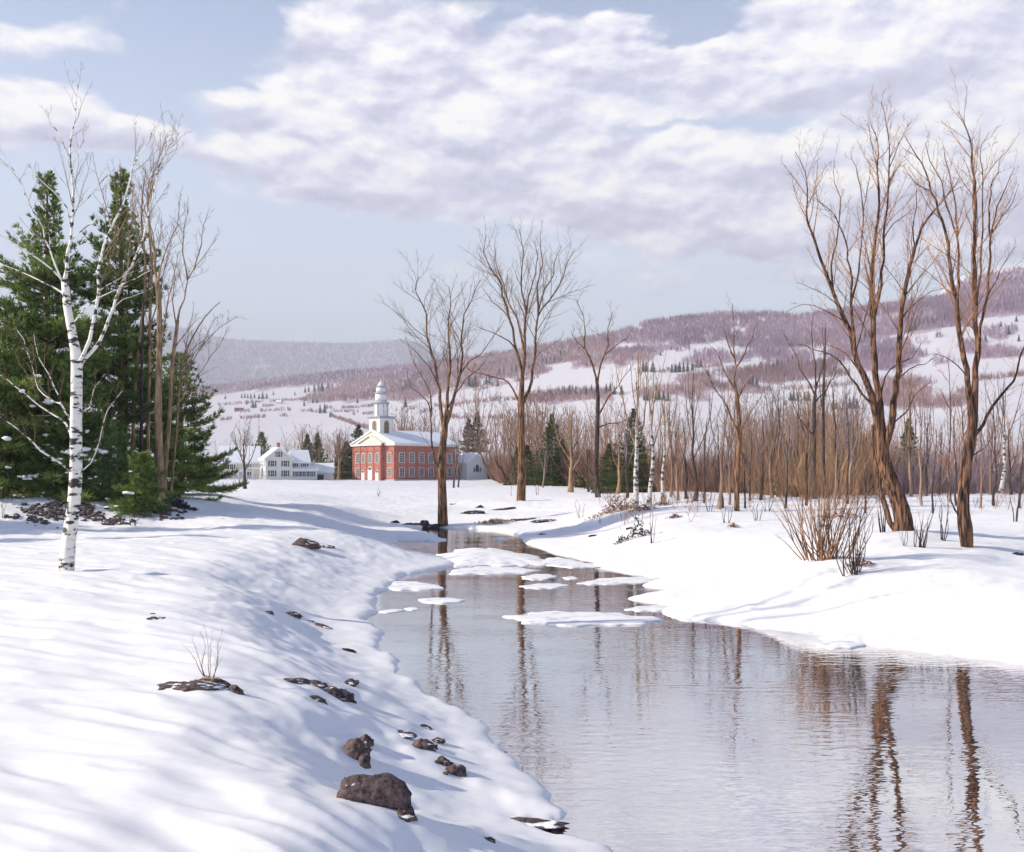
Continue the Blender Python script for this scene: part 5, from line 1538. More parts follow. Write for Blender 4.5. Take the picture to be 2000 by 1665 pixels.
# ================================================================ pines on the left
def prof_pine(Rm, k=0.75, shoulder=0.25, base=.75):
    return lambda t: Rm * (1 - t) ** k * (base + (1 - base) * min(1, t / shoulder)) if t < 1 else 0
PKW = dict(tuft=.54, per=10, width=.06, step=.38, whorl=.92, nb=6)
conifer('pine_tree', P(92, 970, 62), 20.6, prof_pine(7.7, .78, .3, .92), 101, M['needles'], 'tall dark pine directly behind the white birch', z0=.08, lenvar=.62, tip=.5, **PKW)
conifer('pine_tree', P(236, 968, 64), 21.6, prof_pine(5.3, .74, .3, .55), 102, M['needles'], 'tallest pine, narrow topped, right of the white birch', z0=.26, lenvar=.7, tip=.55, **PKW)
conifer('pine_tree', P(352, 968, 76), 11.0, prof_pine(4.9, .6, .2, .85), 103, M['needles'], 'wide low pine with upswept boughs at the right end of the grove', z0=.07, lenvar=.35, tip=.6, trunk_r=.3, snow=(7, 5.5, .2, 7, None), **PKW)
conifer('pine_tree', P(10, 978, 57), 11.5, prof_pine(5.8, .65, .2, .95), 104, M['needles'], 'broad bushy pine at the left edge with snow patches on its boughs', z0=.0, lenvar=.3, tip=.3, snow=(60, 7.5, .3, 4, None), **PKW)
conifer('pine_tree', P(150, 972, 58), 8.6, prof_pine(4.3, .6, .2, .95), 105, M['needles'], 'dense low pine filling the gap behind the birch trunk', z0=.0, lenvar=.3, tip=.3, snow=(20, 5.5, .34, 5, None), **PKW)
conifer('pine_tree', P(228, 985, 56), 4.6, prof_pine(2.1, .7, .2, .9), 106, M['needles_light'], 'small light green young pine in front of the thin trunks', z0=.0, lenvar=.2, tip=.35, snow=(4, 3.0, .18, 6, None), tuft=.4, per=8, width=.045, step=.3, whorl=.5, nb=7)
conifer('pine_tree', P(276, 1000, 54.5), 3.1, prof_pine(1.75, .55, .2, 1.0), 107, M['needles'], 'little dark pine bush at the foot of the thickest tan trunk', z0=-.1, lenvar=.25, tip=.25, snow=(4, 2.2, .2, 8, None), tuft=.4, per=8, width=.05, step=.3, whorl=.45, nb=8)
conifer('pine_tree', P(-150, 975, 63), 15, prof_pine(5.5, .7, .25, .9), 108, M['needles'], 'dark pine cut by the left edge behind the snow patched bush', z0=.02, lenvar=.4, tip=.35, **PKW)
conifer('pine_tree', P(302, 972, 67), 8.2, prof_pine(3.9, .6, .2, .95), 110, M['needles'], 'low dark pine filling the gap behind the thickest tan trunk', z0=.0, lenvar=.35, tip=.4, **PKW)
conifer('pine_tree', P(62, 968, 66), 11.5, prof_pine(5.2, .6, .2, .95), 109, M['needles'], 'dark pine behind the bushy pines, half hidden', z0=.0, lenvar=.3, tip=.3, **PKW)

conifer('pine_tree', (-41, 45, gz(-41, 45)), 18, prof_pine(4.6, .7, .2, .8), 121, M['needles'], 'tall pine beyond the left edge whose shadow falls across the snow behind the birch', z0=.42, lenvar=.6, tip=.4, **PKW)
conifer('pine_tree', (-46, 38, gz(-46, 38)), 17, prof_pine(3.6, .7, .2, .8), 122, M['needles'], 'slimmer pine beyond the left edge shading the snow right of the birch', z0=.5, lenvar=.6, tip=.4, **PKW)

# ---- evergreens beyond the stream
EKW = dict(tuft=.6, per=6, width=.09, step=.6, whorl=.8, nb=7)
for (px, py, Y, top, wpx, sd, mm, lab) in [
        (1238, 958, 118, 800, 52, 201, 'needles_dark', 'tall dark green pine behind the left slim birch'),
        (1190, 958, 122, 868, 34, 202, 'needles_dark', 'short olive pine left of the tall dark green pine'),
        (1078, 945, 165, 812, 42, 203, 'needles_dark', 'dark green spruce in the woods left of the pale vase tree'),
        (1100, 945, 170, 858, 36, 213, 'needles_dark', 'low dark pine tucked behind the pale vase tree'),
        (1541, 968, 90, 866, 30, 204, 'needles_blue', 'blue green spruce left of the big willow shrub'),
        (1775, 966, 95, 822, 36, 205, 'needles_light', 'frosty grey green pine just right of the leaning willow'),
        (700, 938, 262, 832, 34, 206, 'needles_dark', 'tall green pine hugging the left wall of the church'),
        (676, 938, 258, 868, 30, 207, 'needles_dark', 'lower green pine left of the one by the church'),
        (916, 880, 300, 818, 17, 208, 'needles_blue', 'left of a pair of blue green spruces above the parish hall'),
        (932, 882, 304, 808, 21, 209, 'needles_blue', 'right and larger of the pair of blue green spruces above the parish hall'),
        (511, 930, 268, 846, 22, 210, 'needles', 'dark spruce behind the left roof of the farmhouse'),
        (600, 930, 270, 850, 15, 211, 'needles_light', 'light green narrow spruce behind the farmhouse ell'),
        (620, 930, 272, 850, 15, 212, 'needles', 'dark narrow spruce right of the light green one behind the ell'),
        (1030, 945, 175, 872, 30, 214, 'needles_dark', 'dark low pine in the woods behind the tallest elm'),
        (1012, 942, 190, 876, 26, 216, 'needles_dark', 'small dark pine at the edge of the woods just left of the tallest elm'),
        (1148, 952, 150, 880, 24, 217, 'needles_dark', 'narrow dark pine in the woods between the pale vase tree and the crooked slim tree'),
        (1474, 962, 104, 892, 20, 218, 'needles_blue', 'small spruce in the woods right of the slender orange brown tree'),
        (1330, 960, 125, 905, 26, 215, 'needles_blue', 'small spruce deep in the woods behind the thin saplings')]:
    H = (py - top) / F * Y; Rm = wpx / F * Y
    b = P(px, py, Y); b.z = min(b.z, gz(b.x, b.y) + .1) if Y < 260 else b.z
    H = (P(px, top, Y).z - b.z)
    k = max(.8, Y / 140)
    conifer('spruce_tree' if 'spruce' in lab else 'pine_tree', b, H, prof_pine(Rm * (1.8 if 245 < Y < 290 else 1.35), 1.0, .1, 1.0), sd, M[mm], lab, 'spruce' if 'spruce' in lab else 'pine tree', z0=.03, lenvar=.3, tip=.2, wood=False,
            tuft=.42 * k, per=6, width=.07 * k, step=.42 * k, whorl=.6 * k, nb=8)

# ================================================================ woods behind
rng = random.Random(5)
PROTO = []
for i in range(8):
    g = gen_tree(10, .085 + .03 * (i % 3), 300 + i, spread=[.25, .4, .3, .5][i % 4], fork=[.25, .4, .15, .3][i % 4], limbs=[5, 6, 7, 6][i % 4], maxlev=3, dens=.85, lenf=.45, up=.38, rmin=.018, lean=[0, .04, -.05][i % 3])
    PROTO.append(tree_obj('woods_tree', (0, 0, 0), g, M['bark_grey'], M['twig_woods'], 'x', 'tree'))
USED = set()
def plant(px, Y, top, label, group, base=None):
    i = rng.randrange(len(PROTO))
    if i in USED: o = copy_tree(PROTO[i])
    else: o = PROTO[i]; USED.add(i)
    x = (px - 1000) / F * Y
    z = gz(x, Y) if Y < 400 else float(hill_z(np.array([px]), np.array([Y]))[0])
    H = (EYE + (HOR - top) / F * Y - z) 
    s = max(H, 3.0) / 10.0 / 0.97
    wd = s * rng.uniform(.8, 1.15)
    o.location = (x, Y, z - .15); o.scale = (wd, wd, s); o.rotation_euler = (0, 0, rng.uniform(0, 6.28))
    tag(o, label, 'tree', group)
    return o
ymn = lambda px: np.interp(px, [880, 945, 975, 1100, 1200, 1320, 1500, 1700, 2000, 2300], [282, 278, 195, 165, 130, 105, 96, 90, 90, 90])
for i in range(210):
    px = rng.uniform(880, 2120)
    if rng.random() < .45: px = rng.gauss(1050, 90) if rng.random() < .5 else rng.gauss(1560, 90)
    px = min(max(px, 885), 2150)
    Y = float(ymn(px)) + rng.expovariate(1 / 45)
    Y = min(Y, 330)
    if px > 1720 and rng.random() < .5: continue
    tp = np.interp(px, [880, 950, 1010, 1100, 1200, 1330, 1400, 1500, 1620, 1750, 1900, 2100], [880, 822, 808, 800, 832, 850, 838, 815, 790, 830, 845, 850]) + rng.gauss(0, 24)
    if rng.random() < .15: tp -= 45
    plant(px, Y, tp, 'slender bare brown tree in the dense woods beyond the right bank', 'bare trees of the woods beyond the right bank')
for i in range(44):
    px = rng.choice([rng.uniform(430, 500), rng.uniform(555, 665), rng.uniform(560, 660), rng.uniform(640, 700)])
    Y = rng.uniform(256, 300)
    plant(px, Y, rng.gauss(858, 14), 'bare reddish brown tree in the row behind the farmhouse and church', 'bare trees behind the village houses')
for i in range(16):
    px = rng.choice([rng.uniform(760, 800), rng.uniform(775, 890)])
    plant(px, rng.uniform(275, 320), rng.gauss(818, 12), 'bare tree rising behind the church roof', 'bare trees behind the church roof')
for (px, Y, tp) in [(792, 300, 798), (626, 420, 828)]:
    plant(px, Y, tp, 'round crowned bare tree on the open snow slope behind the church' if px > 700 else 'lone small round tree on the open slope above the farmhouse', None)
for i in set(range(8)) - USED: bpy.data.objects.remove(PROTO[i])


def twig_mass(name, base, hts, widths, mat_, rs, per=7, spread=.28, bw=.012, tone=None, kind='stuff', par=None):
    """thickets and far woods: every plant is a fan of thin upright twigs"""
    n = len(base)
    o = np.repeat(base, per, 0); H = np.repeat(hts, per); W = np.repeat(widths, per)
    m = len(o)
    a = rs.uniform(0, 6.283, m); s0 = rs.uniform(0, 1, m) ** .8
    dx = np.cos(a) * spread * s0; dy = np.sin(a) * spread * s0
    h = H * rs.uniform(.55, 1.05, m)
    p0 = o + np.stack([dx * H * .12, dy * H * .12, H * rs.uniform(0, .3, m) * (s0 > .2)], -1)
    tipp = o + np.stack([dx * H, dy * H, h], -1)
    az = rs.uniform(0, 3.14, m)
    side = np.stack([np.cos(az), np.sin(az) * .5, 0 * az], -1) * W[:, None]
    mid = (p0 + tipp) * .5 + np.stack([dx * H * .12, dy * H * .12, 0 * dx], -1)
    V = np.stack([p0 - side * .5, p0 + side * .5, mid + side * .45, tipp, mid - side * .45], 1).reshape(-1, 3)
    Fc = np.arange(m * 5).reshape(m, 5)
    me = np_mesh(name, V, Fc)
    tt = rs.uniform(0, 1, n) if tone is None else tone
    set_tone(me, np.clip(np.repeat(tt, per) + rs.normal(0, .15, m), 0, 1), 5)
    ob = link(name, me, mat_)
    return tag(ob, kind=kind)


# brushy undergrowth filling the woods
rs = np.random.RandomState(12)
n = 800
px = rs.uniform(945, 1200, n); Y = np.array([float(ymn(p)) for p in px]) + rs.exponential(22, n); X = (px - 1000) / F * Y
twig_mass('undergrowth', np.stack([X, Y, ground(X, Y) - .1], -1), rs.uniform(2.5, 8, n), .02 + .00018 * Y, M['thicket_dark'], rs, per=13, spread=.5)
n = 7500
px = np.concatenate([rs.uniform(890, 1700, 5600), rs.uniform(1690, 1740, 400), rs.uniform(1480, 1540, 1500)])
Y = np.array([float(ymn(p)) for p in px]) + rs.exponential(38, n)
X = (px - 1000) / F * Y
base = np.stack([X, Y, ground(X, Y) - .1], -1)
hts = rs.uniform(1.2, 7.0, n) * np.interp(px, [900, 1250, 1320, 1450, 1600, 1800, 2100], [1.25, 1.1, .9, .85, 1.2, 1.15, 1.15])
twig_mass('undergrowth', base, hts, (.016 + .00016 * Y), M['thicket'], rs, per=13, spread=.55)
n = 3000
px = rs.uniform(1690, 2150, n); Y = np.array([float(ymn(p)) for p in px]) + rs.exponential(38, n); X = (px - 1000) / F * Y
twig_mass('undergrowth', np.stack([X, Y, ground(X, Y) - .1], -1), rs.uniform(1.2, 6.5, n), .015 + .00015 * Y, M['thicket_mauve'], rs, per=13, spread=.6)
# low brush along the crest and a russet thicket behind the big shrub
n = 300
px = rs.uniform(1150, 2120, n); Y = rs.uniform(62, 92, n); X = (px - 1000) / F * Y
k = fbm(px * .02, Y * .05, 8, 3) > .47; X = X[k]; Y = Y[k]
twig_mass('undergrowth', np.stack([X, Y, ground(X, Y) - .05], -1), rs.uniform(.5, 2.2, len(X)), np.full(len(X), .026), M['thicket'], rs, per=7, spread=.5)
n = 230
px = rs.normal(1600, 62, n); Y = rs.uniform(80, 104, n); X = (px - 1000) / F * Y
twig_mass('undergrowth', np.stack([X, Y, ground(X, Y) - .05], -1), rs.uniform(3, 8.5, n), np.full(n, .034), M['russet'], rs, per=13, spread=.45)
n = 420
px = np.concatenate([rs.uniform(425, 700, 300), rs.uniform(760, 900, 120)]); Y = rs.uniform(250, 300, n); X = (px - 1000) / F * Y
base = np.stack([X, Y, ground(X, Y) - .1], -1)
twig_mass('undergrowth', base, rs.uniform(1.5, 5.5, n), np.full(n, .09), M['woods_brown'], rs, per=12, spread=.5)

# ================================================================ hillside woods
def poly_mask(poly, x, y):
    ins = np.zeros(x.shape, bool); n = len(poly)
    for i in range(n):
        (ax, ay), (bx, by) = poly[i], poly[(i + 1) % n]
        ins ^= ((ay > y) != (by > y)) & (x < (bx - ax) * (y - ay) / (by - ay + 1e-12) + ax)
    return ins


WOODS = []
def wood_area(poly, count, seed, hm=(7, 13), thr=.0, spread=.3, per=6, wscale=1.0, mat_=None, name='far_woods', nsc=(.02, .05)):
    rs = np.random.RandomState(seed)
    WOODS.append((poly, seed, thr, nsc))
    P0 = np.array(poly); x = rs.uniform(P0[:, 0].min(), P0[:, 0].max(), count * 4); y = rs.uniform(P0[:, 1].min(), P0[:, 1].max(), count * 4)
    k = poly_mask(poly, x, y)
    if thr > 0: k &= fbm(x * nsc[0], y * nsc[1], seed, 3) > thr
    x = x[k][:count]; y = y[k][:count]
    p, ok = hp(x, y); p = p[ok]
    n = len(p)
    h = rs.uniform(hm[0], hm[1], n)
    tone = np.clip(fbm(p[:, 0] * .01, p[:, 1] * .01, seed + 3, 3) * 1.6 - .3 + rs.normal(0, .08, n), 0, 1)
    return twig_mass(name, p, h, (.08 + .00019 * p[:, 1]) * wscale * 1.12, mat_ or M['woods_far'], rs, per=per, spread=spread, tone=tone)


def ridge_y(px): return prof(RIDGE, px, 1)
def band(x0, x1, up, lo, step=60):
    xs = np.arange(x0, x1 + 1, step)
    return [(x, ridge_y(x) + up(x)) for x in xs] + [(x, ridge_y(x) + lo(x)) for x in xs[::-1]]
c_ = lambda v: (lambda x: v)
wood_area(band(-300, 380, c_(-1), c_(17)), 1500, 415)
wood_area(band(380, 880, c_(-1), lambda x: np.interp(x, [380, 560, 760, 880], [17, 19, 24, 30])), 2900, 401)
wood_area(band(840, 1240, c_(-1), lambda x: np.interp(x, [840, 1000, 1240], [34, 38, 46])), 3400, 402, mat_=M['woods_brown'], thr=.15)
wood_area(band(1180, 1900, c_(-1), lambda x: np.interp(x, [1180, 1300, 1500, 1700, 1900], [40, 66, 66, 60, 60])), 8200, 403, thr=.34)
wood_area(band(1600, 2160, c_(-1), c_(46)), 2400, 413)
wood_area([(585, 784), (640, 756), (700, 745), (780, 742), (870, 732), (880, 762), (800, 786), (700, 782), (640, 788)], 2200, 404, mat_=M['woods_brown'])
wood_area([(860, 735), (1000, 712), (1150, 700), (1250, 690), (1260, 715), (1100, 726), (960, 750), (870, 765)], 1300, 405, mat_=M['woods_brown'], thr=.44)
wood_area([(1180, 690), (1300, 672), (1500, 680), (1560, 700), (1400, 712), (1250, 712)], 900, 406, thr=.47)
wood_area([(1300, 745), (1420, 725), (1560, 715), (1660, 705), (1660, 735), (1540, 748), (1400, 765), (1310, 770)], 1500, 407, mat_=M['woods_brown'], thr=.35)
wood_area([(1480, 690), (1620, 672), (1760, 665), (1900, 650), (2100, 620), (2100, 690), (1900, 705), (1760, 722), (1600, 735), (1500, 720)], 3000, 408, thr=.42)
wood_area([(1230, 770), (1320, 756), (1420, 752), (1500, 770), (1400, 782), (1280, 790)], 420, 409, thr=.46, mat_=M['woods_brown'])
wood_area([(1720, 745), (1800, 740), (1880, 765), (1920, 790), (1840, 800), (1750, 800), (1700, 790)], 900, 410, mat_=M['woods_brown'], thr=.33, hm=(6, 11))
wood_area([(1020, 775), (1100, 762), (1190, 765), (1200, 782), (1100, 786), (1030, 790)], 700, 411, mat_=M['woods_brown'], hm=(6, 11))
wood_area([(1830, 590), (1865, 560), (1885, 550), (1930, 538), (2000, 527), (2160, 506), (2160, 612), (1840, 612)], 3600, 412, thr=.12, wscale=1.7)
wood_area(band(900, 2160, c_(0), c_(9)), 2600, 414)
# hedgerows along the field edges
def hedge(path, count, seed, label, hm=(4, 9)):
    rs = np.random.RandomState(seed)
    xs = [p[0] for p in path]; ys = [p[1] for p in path]
    x = rs.uniform(xs[0], xs[-1], count); y = np.interp(x, xs, ys) + rs.normal(0, 1.0, count)
    k = vnoise(x * .05, y * 0 + seed, seed) > .3
    p, ok = hp(x[k], y[k]); p = p[ok]
    o = twig_mass('field_brush', p, rs.uniform(hm[0], hm[1], len(p)), .12 + .0003 * p[:, 1], M['woods_brown'], rs, per=6, spread=.45, kind='stuff')
    return o
for i, (pth, lab) in enumerate([([(420, 793), (520, 786), (600, 782)], 'thin hedgerow passing just above the red barn on the far fields'), ([(430, 822), (520, 816), (560, 814)], 'lowest hedgerow on the far fields above the cream house roof'),
        ([(470, 806), (560, 803), (620, 806), (700, 806)], 'long broken hedgerow running right just below the red barn'), ([(690, 812), (760, 808), (840, 795), (900, 795)], 'hedgerow passing behind the middle of the church steeple'),
        ([(820, 808), (900, 790), (980, 784), (1030, 780)], 'brushy hedgerow beside the white farmhouse on the mid slope'), ([(870, 818), (1000, 818), (1060, 812)], 'low hedgerow on the field edge above the pair of blue green spruces'),
        ([(600, 800), (700, 798), (740, 792)], 'short hedgerow on the open field just left of the steeple'), ([(900, 770), (1000, 748), (1060, 738)], 'slanting hedgerow climbing behind the two elms'),
        ([(1250, 735), (1330, 722), (1420, 716)], 'hedgerow under the row of spruces in the middle of the right slope'), ([(1480, 765), (1600, 760), (1700, 748)], 'hedgerow on the field behind the leaning willow'),
        ([(640, 812), (690, 830), (720, 840)], 'steep slanting hedgerow running down to the church roof'), ([(1900, 745), (2000, 735), (2080, 730)], 'hedgerow at the right edge of the open slope')]):
    hedge(pth, 150, 500 + i, lab)
# distant mountain trees: a fine pelt on the far range
rs = np.random.RandomState(77)
n = 30000
px = rs.uniform(-60, 1000, n); Ym = rs.uniform(4200, 6150, n)
k = fbm(px * .012, Ym * .004, 91, 4) > .2
px = px[k]; Ym = Ym[k]; X = (px - 1000) / F * Ym
base = np.stack([X, Ym, hill_z(px, Ym)], -1)
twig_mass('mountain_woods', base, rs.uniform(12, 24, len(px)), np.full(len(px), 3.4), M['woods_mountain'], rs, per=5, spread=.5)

# land cover of the hills: brush and leaf litter show through the snow under the woods
me = bpy.data.objects['hills'].data
co = np.empty(len(me.vertices) * 3, np.float32); me.vertices.foreach_get('co', co); co = co.reshape(-1, 3).astype(float)
hx = 1000 + co[:, 0] / co[:, 1] * F; hr = HOR - (co[:, 2] - EYE) / co[:, 1] * F
w_ = np.zeros(len(co))
jx = hx + (fbm(co[:, 0] * .02, co[:, 1] * .02, 14, 3) - .5) * 26; jr = hr + (fbm(co[:, 0] * .02 + 9, co[:, 1] * .02, 15, 3) - .5) * 12
for poly, sd, th, nsc in WOODS:
    k = poly_mask(poly, jx, jr)
    if th > 0: k &= fbm(jx * nsc[0], jr * nsc[1], sd, 3) > th
    w_ = np.maximum(w_, k * (.75 + .25 * fbm(co[:, 0] * .03, co[:, 1] * .03, 16, 3)))
w_[(co[:, 1] > 2750)] = .85 * sstep(.2, .42, fbm(hx * .012, co[:, 1] * .004, 91, 4))[co[:, 1] > 2750] * .34
me.attributes.new('v', 'FLOAT', 'POINT').data.foreach_set('value', w_.astype(np.float32))

# ---- spruces dotted over the hillside
FM_ = [far_conifer_mesh(600 + i) for i in range(5)]
for m_ in FM_: m_.materials.append(M['needles_far'])
rng = random.Random(9)
def spruce(px, py, hpx, label, group):
    p, ok = hp([px], [py]); p = Vector(p[0])
    o = link('spruce_tree', FM_[rng.randrange(5)], None, None, p)
    h = hpx / F * p.y
    o.scale = (h * rng.uniform(.9, 1.2), h * rng.uniform(.9, 1.2), h); o.rotation_euler = (0, 0, rng.uniform(0, 6.28))
    tag(o, label, 'spruce', group)
GRP = [  # list of (px, py foot, height px), label
    ([(472, 778, 8), (478, 778, 9), (484, 779, 8), (490, 779, 9), (497, 779, 9), (506, 780, 9), (513, 780, 12), (521, 780, 10)], 'dark spruce of the short straight row above the red barn'),
    ([(440, 780, 7), (534, 772, 7), (576, 773, 7), (482, 791, 8)], 'small lone spruce on the far fields around the red barn'),
    ([(494, 798, 14), (499, 797, 11)], 'spruce beside the white farmhouse below the short row'),
    ([(596, 768, 10), (603, 766, 10), (614, 766, 13), (622, 764, 14), (629, 766, 16), (641, 760, 10), (676, 754, 9), (690, 746, 10)], 'spruce along the upper edge of the brown wood left of the steeple'),
    ([(611, 788, 9), (619, 788, 8), (594, 794, 10), (625, 808, 14), (634, 808, 16), (645, 816, 10), (675, 784, 7), (698, 788, 10)], 'spruce on the open field between the steeple and the farmhouse'),
    ([(786, 770, 12), (793, 762, 14), (800, 756, 14), (792, 796, 15), (850, 752, 8), (856, 752, 8)], 'spruce on the slope just right of the steeple'),
    ([(916, 756, 19), (928, 756, 21), (923, 758, 15), (950, 752, 15), (956, 750, 14), (972, 756, 11), (976, 734, 13), (984, 734, 12)], 'spruce of the group behind the stream-head elm'),
    ([(1000, 730, 13), (1008, 728, 13), (1018, 724, 11), (1033, 722, 10)], 'spruce seen past the trunk of the tallest elm'),
    ([(1060, 712, 12), (1067, 712, 11), (1075, 710, 12), (1082, 710, 12), (1095, 698, 12), (1103, 697, 11), (1110, 696, 11), (1130, 690, 12), (1138, 690, 11)], 'spruce in the upper wood right of the tallest elm'),
    ([(1103, 772, 15), (1112, 772, 16), (1124, 772, 14), (1145, 774, 17), (1155, 774, 18), (1164, 773, 16), (1184, 770, 17), (1192, 772, 20), (1200, 772, 16), (1214, 772, 14)], 'spruce of the dark band on the lower slope behind the crooked slim tree'),
    ([(1256, 728, 18), (1262, 728, 17), (1275, 728, 18), (1248, 729, 12)], 'spruce in the little clump on the white field above the slim birches'),
    ([(1312, 728, 14), (1319, 728, 15), (1327, 728, 17), (1335, 727, 15), (1343, 727, 16), (1352, 724, 13), (1362, 719, 14), (1369, 718, 12)], 'spruce of the row in the middle of the right slope'),
    ([(1280, 782, 15), (1287, 782, 18), (1296, 784, 17), (1305, 784, 14), (1258, 784, 12), (1264, 784, 11), (1214, 770, 15)], 'spruce of the low clump behind the slim birches'),
    ([(1320, 660, 8), (1326, 660, 9), (1338, 672, 12), (1345, 672, 10), (1290, 696, 8)], 'spruce high on the purple slope'),
    ([(1464, 760, 17), (1470, 758, 20), (1478, 760, 17)], 'spruce in the trio standing right of the slender orange brown tree'),
    ([(1500, 694, 12), (1508, 694, 12), (1516, 694, 10), (1522, 696, 12), (1510, 726, 16), (1518, 724, 18), (1526, 722, 14), (1540, 716, 13), (1548, 712, 14), (1556, 708, 14)], 'spruce in the dark string climbing the slope left of the willow'),
    ([(1544, 784, 14), (1550, 784, 17), (1558, 784, 14), (1572, 784, 15), (1579, 784, 17), (1612, 776, 15), (1628, 802, 18), (1634, 800, 14), (1660, 800, 20), (1667, 800, 22), (1674, 800, 17)], 'spruce of the clumps on the field behind the willow shrub'),
    ([(1680, 672, 16), (1690, 668, 20), (1698, 664, 18), (1770, 650, 14), (1779, 648, 15), (1787, 646, 15), (1796, 642, 16), (1804, 640, 14), (1812, 640, 15), (1822, 636, 13), (1830, 634, 12), (1845, 628, 12)], 'spruce on the steep purple slope behind the willow limbs'),
    ([(1890, 640, 12), (1955, 640, 10), (1970, 655, 14), (1985, 630, 10), (1990, 668, 12), (1925, 670, 12)], 'spruce on the steep slope at the right edge')]
for gi, (pts, lab) in enumerate(GRP):
    for (px, py, h) in pts: spruce(px, py, h * 1.35, lab, lab.replace('spruce', 'spruces', 1))

# ================================================================ shrubs and weeds
def shrub(px, py, stems, label, seed, mt, tops, Y=None, base_w=10, r0=1.8, dens=1.5, name='shrub', maxlev=2, lenf=.3, rmin=None, cat='shrub', ymode=.3, snow=False):
    """multi-stemmed shrub: tops = list of (px, py) stem tips"""
    g = gp(px, py) if Y is None else P(px, py, Y)
    Y = g.y; s = Y / F
    rg = random.Random(seed)
    br = []
    for (tx, ty) in tops:
        bx = px + rg.uniform(-.6, .6) * base_w + max(-1.2 * base_w, min(1.2 * base_w, .3 * (tx - px)))
        p0 = Vector(((bx - px) * s, rg.uniform(-.5, .5) * base_w * s, -.06))
        dep = rg.uniform(-ymode, ymode) * abs(py - ty)
        p3 = Vector(((tx - px) * s, dep * s, (py - ty) * s))
        out = p3 - p0
        p1 = p0 + Vector((out.x * .3, out.y * .3, out.z * .32)); p2 = p0 + Vector((out.x * .62, out.y * .62, out.z * .7))
        j = abs(out.z) * .03
        p1 += Vector((rg.gauss(0, j), rg.gauss(0, j), 0)); p2 += Vector((rg.gauss(0, j), rg.gauss(0, j), 0))
        r = r0 * s * rg.uniform(.6, 1.15)
        q, rr = smooth_path([p0, p1, p2, p3], [r, r * .75, r * .45, r * .15], max(abs(out.z) / 9, .05))
        br.append((q, rr))
        sprout(br, q, rr, rg, 1, maxlev, dens, lenf, .3, .3, 7 * s, rmin or .26 * s, (16, 36))
    o = link(name, tube_mesh(name, br), M[mt], None, g, smooth=True)
    return tag(o, label, cat)

rg = random.Random(3)
tops = [(rg.gauss(1616, 56), rg.uniform(890, 990)) for _ in range(62)] + [(1520, 985), (1530, 970), (1545, 940), (1715, 975), (1700, 950), (1725, 995), (1535, 1010), (1515, 1045), (1690, 1000)]
shrub(1615, 1092, 0, 'large orange brown willow shrub fanning out of the right snowbank', 1, 'twig_red', tops, base_w=32, r0=1.25, dens=2.0, lenf=.3)
tops = [(rg.gauss(1678, 24), rg.uniform(985, 1050)) for _ in range(16)] + [(1700, 950), (1690, 965), (1630, 1080), (1620, 1068), (1712, 1010), (1640, 1050)]
shrub(1664, 1122, 0, 'smaller many stemmed shrub right of and below the large willow shrub', 2, 'bark_dark', tops, base_w=18, r0=1.3, dens=1.5, lenf=.26)
tops = [(rg.gauss(1795, 18), rg.uniform(985, 1040)) for _ in range(9)] + [(1829, 980)]
shrub(1798, 1070, 0, 'thin grey twig shrub between the two willows', 3, 'bark_dark', tops, base_w=10, r0=1.4, dens=1.4, lenf=.22)
shrub(1843, 1057, 0, 'sparse upright twigs close left of the rightmost willow', 4, 'bark_dark', [(1838, 985), (1846, 960), (1852, 990), (1835, 965)], base_w=4, r0=1.3, lenf=.2)
shrub(1765, 1068, 0, 'few bare twigs in snow in front of the leaning willow', 5, 'bark_dark', [(1762, 1035), (1770, 1030), (1776, 1022), (1758, 1045)], base_w=8, r0=.9, lenf=.15)
shrub(1727, 1040, 0, 'thin bare bush at the left foot of the leaning willow', 6, 'bark_dark', [(1716, 965), (1724, 975), (1708, 990), (1733, 985), (1712, 1000)], base_w=4, r0=1.4, lenf=.2)
shrub(1983, 1020, 0, 'lone bent twig sapling near the right edge of the snowbank', 7, 'bark_dark', [(1974, 960), (1990, 945), (1998, 935)], base_w=3, r0=1.3, lenf=.2)
shrub(1274, 1062, 0, 'small dark forked twig on the steep middle bank', 8, 'bark_dark', [(1268, 990), (1272, 1000), (1280, 1010)], base_w=2, r0=1.2, lenf=.2)
for i, (px, py, tps, lab) in enumerate([
        (1135, 1012, [(1122, 985), (1128, 980), (1140, 990)], 'little bare twigs on the snow left of the bramble patch'),
        (1478, 1018, [(1470, 985), (1484, 980), (1490, 990), (1466, 995)], 'low bare bush on the crest right of the slender orange brown tree'),
        (1350, 1020, [(1342, 1000), (1356, 1002)], 'pair of tiny twigs on the white bank below the saplings'),
        (1420, 1022, [(1415, 985), (1426, 990), (1408, 995), (1432, 980)], 'low grey bush at the foot of the slender orange brown tree'),
        (1385, 1000, [(1378, 960), (1390, 955), (1370, 970), (1398, 965)], 'thin bush between the saplings and the slender tree'),
        (1500, 1000, [(1490, 965), (1505, 960), (1515, 975), (1482, 975)], 'thin grey bush just left of the blue green spruce'),
        (740, 970, [(736, 962), (741, 958)], 'tiny weed poking from the snowfield below the church'),
        (1050, 968, [(1046, 945), (1052, 940)], 'small twig right of the tallest elm foot'),
        (999, 970, [(998, 945)], 'single thin stem left of the tallest elm foot'),
        (262, 1028, [(252, 1005), (262, 998), (270, 1008), (276, 1006)], 'thin twigs sticking up before the stone wall end'),
        (6, 1012, [(2, 985), (8, 980), (12, 992)], 'thin twigs at the left end of the stone wall')]):
    shrub(px, py, 0, lab, 40 + i, 'bark_dark' if i % 2 else 'twig', tps, base_w=4, r0=.9, lenf=.22, dens=1.5)
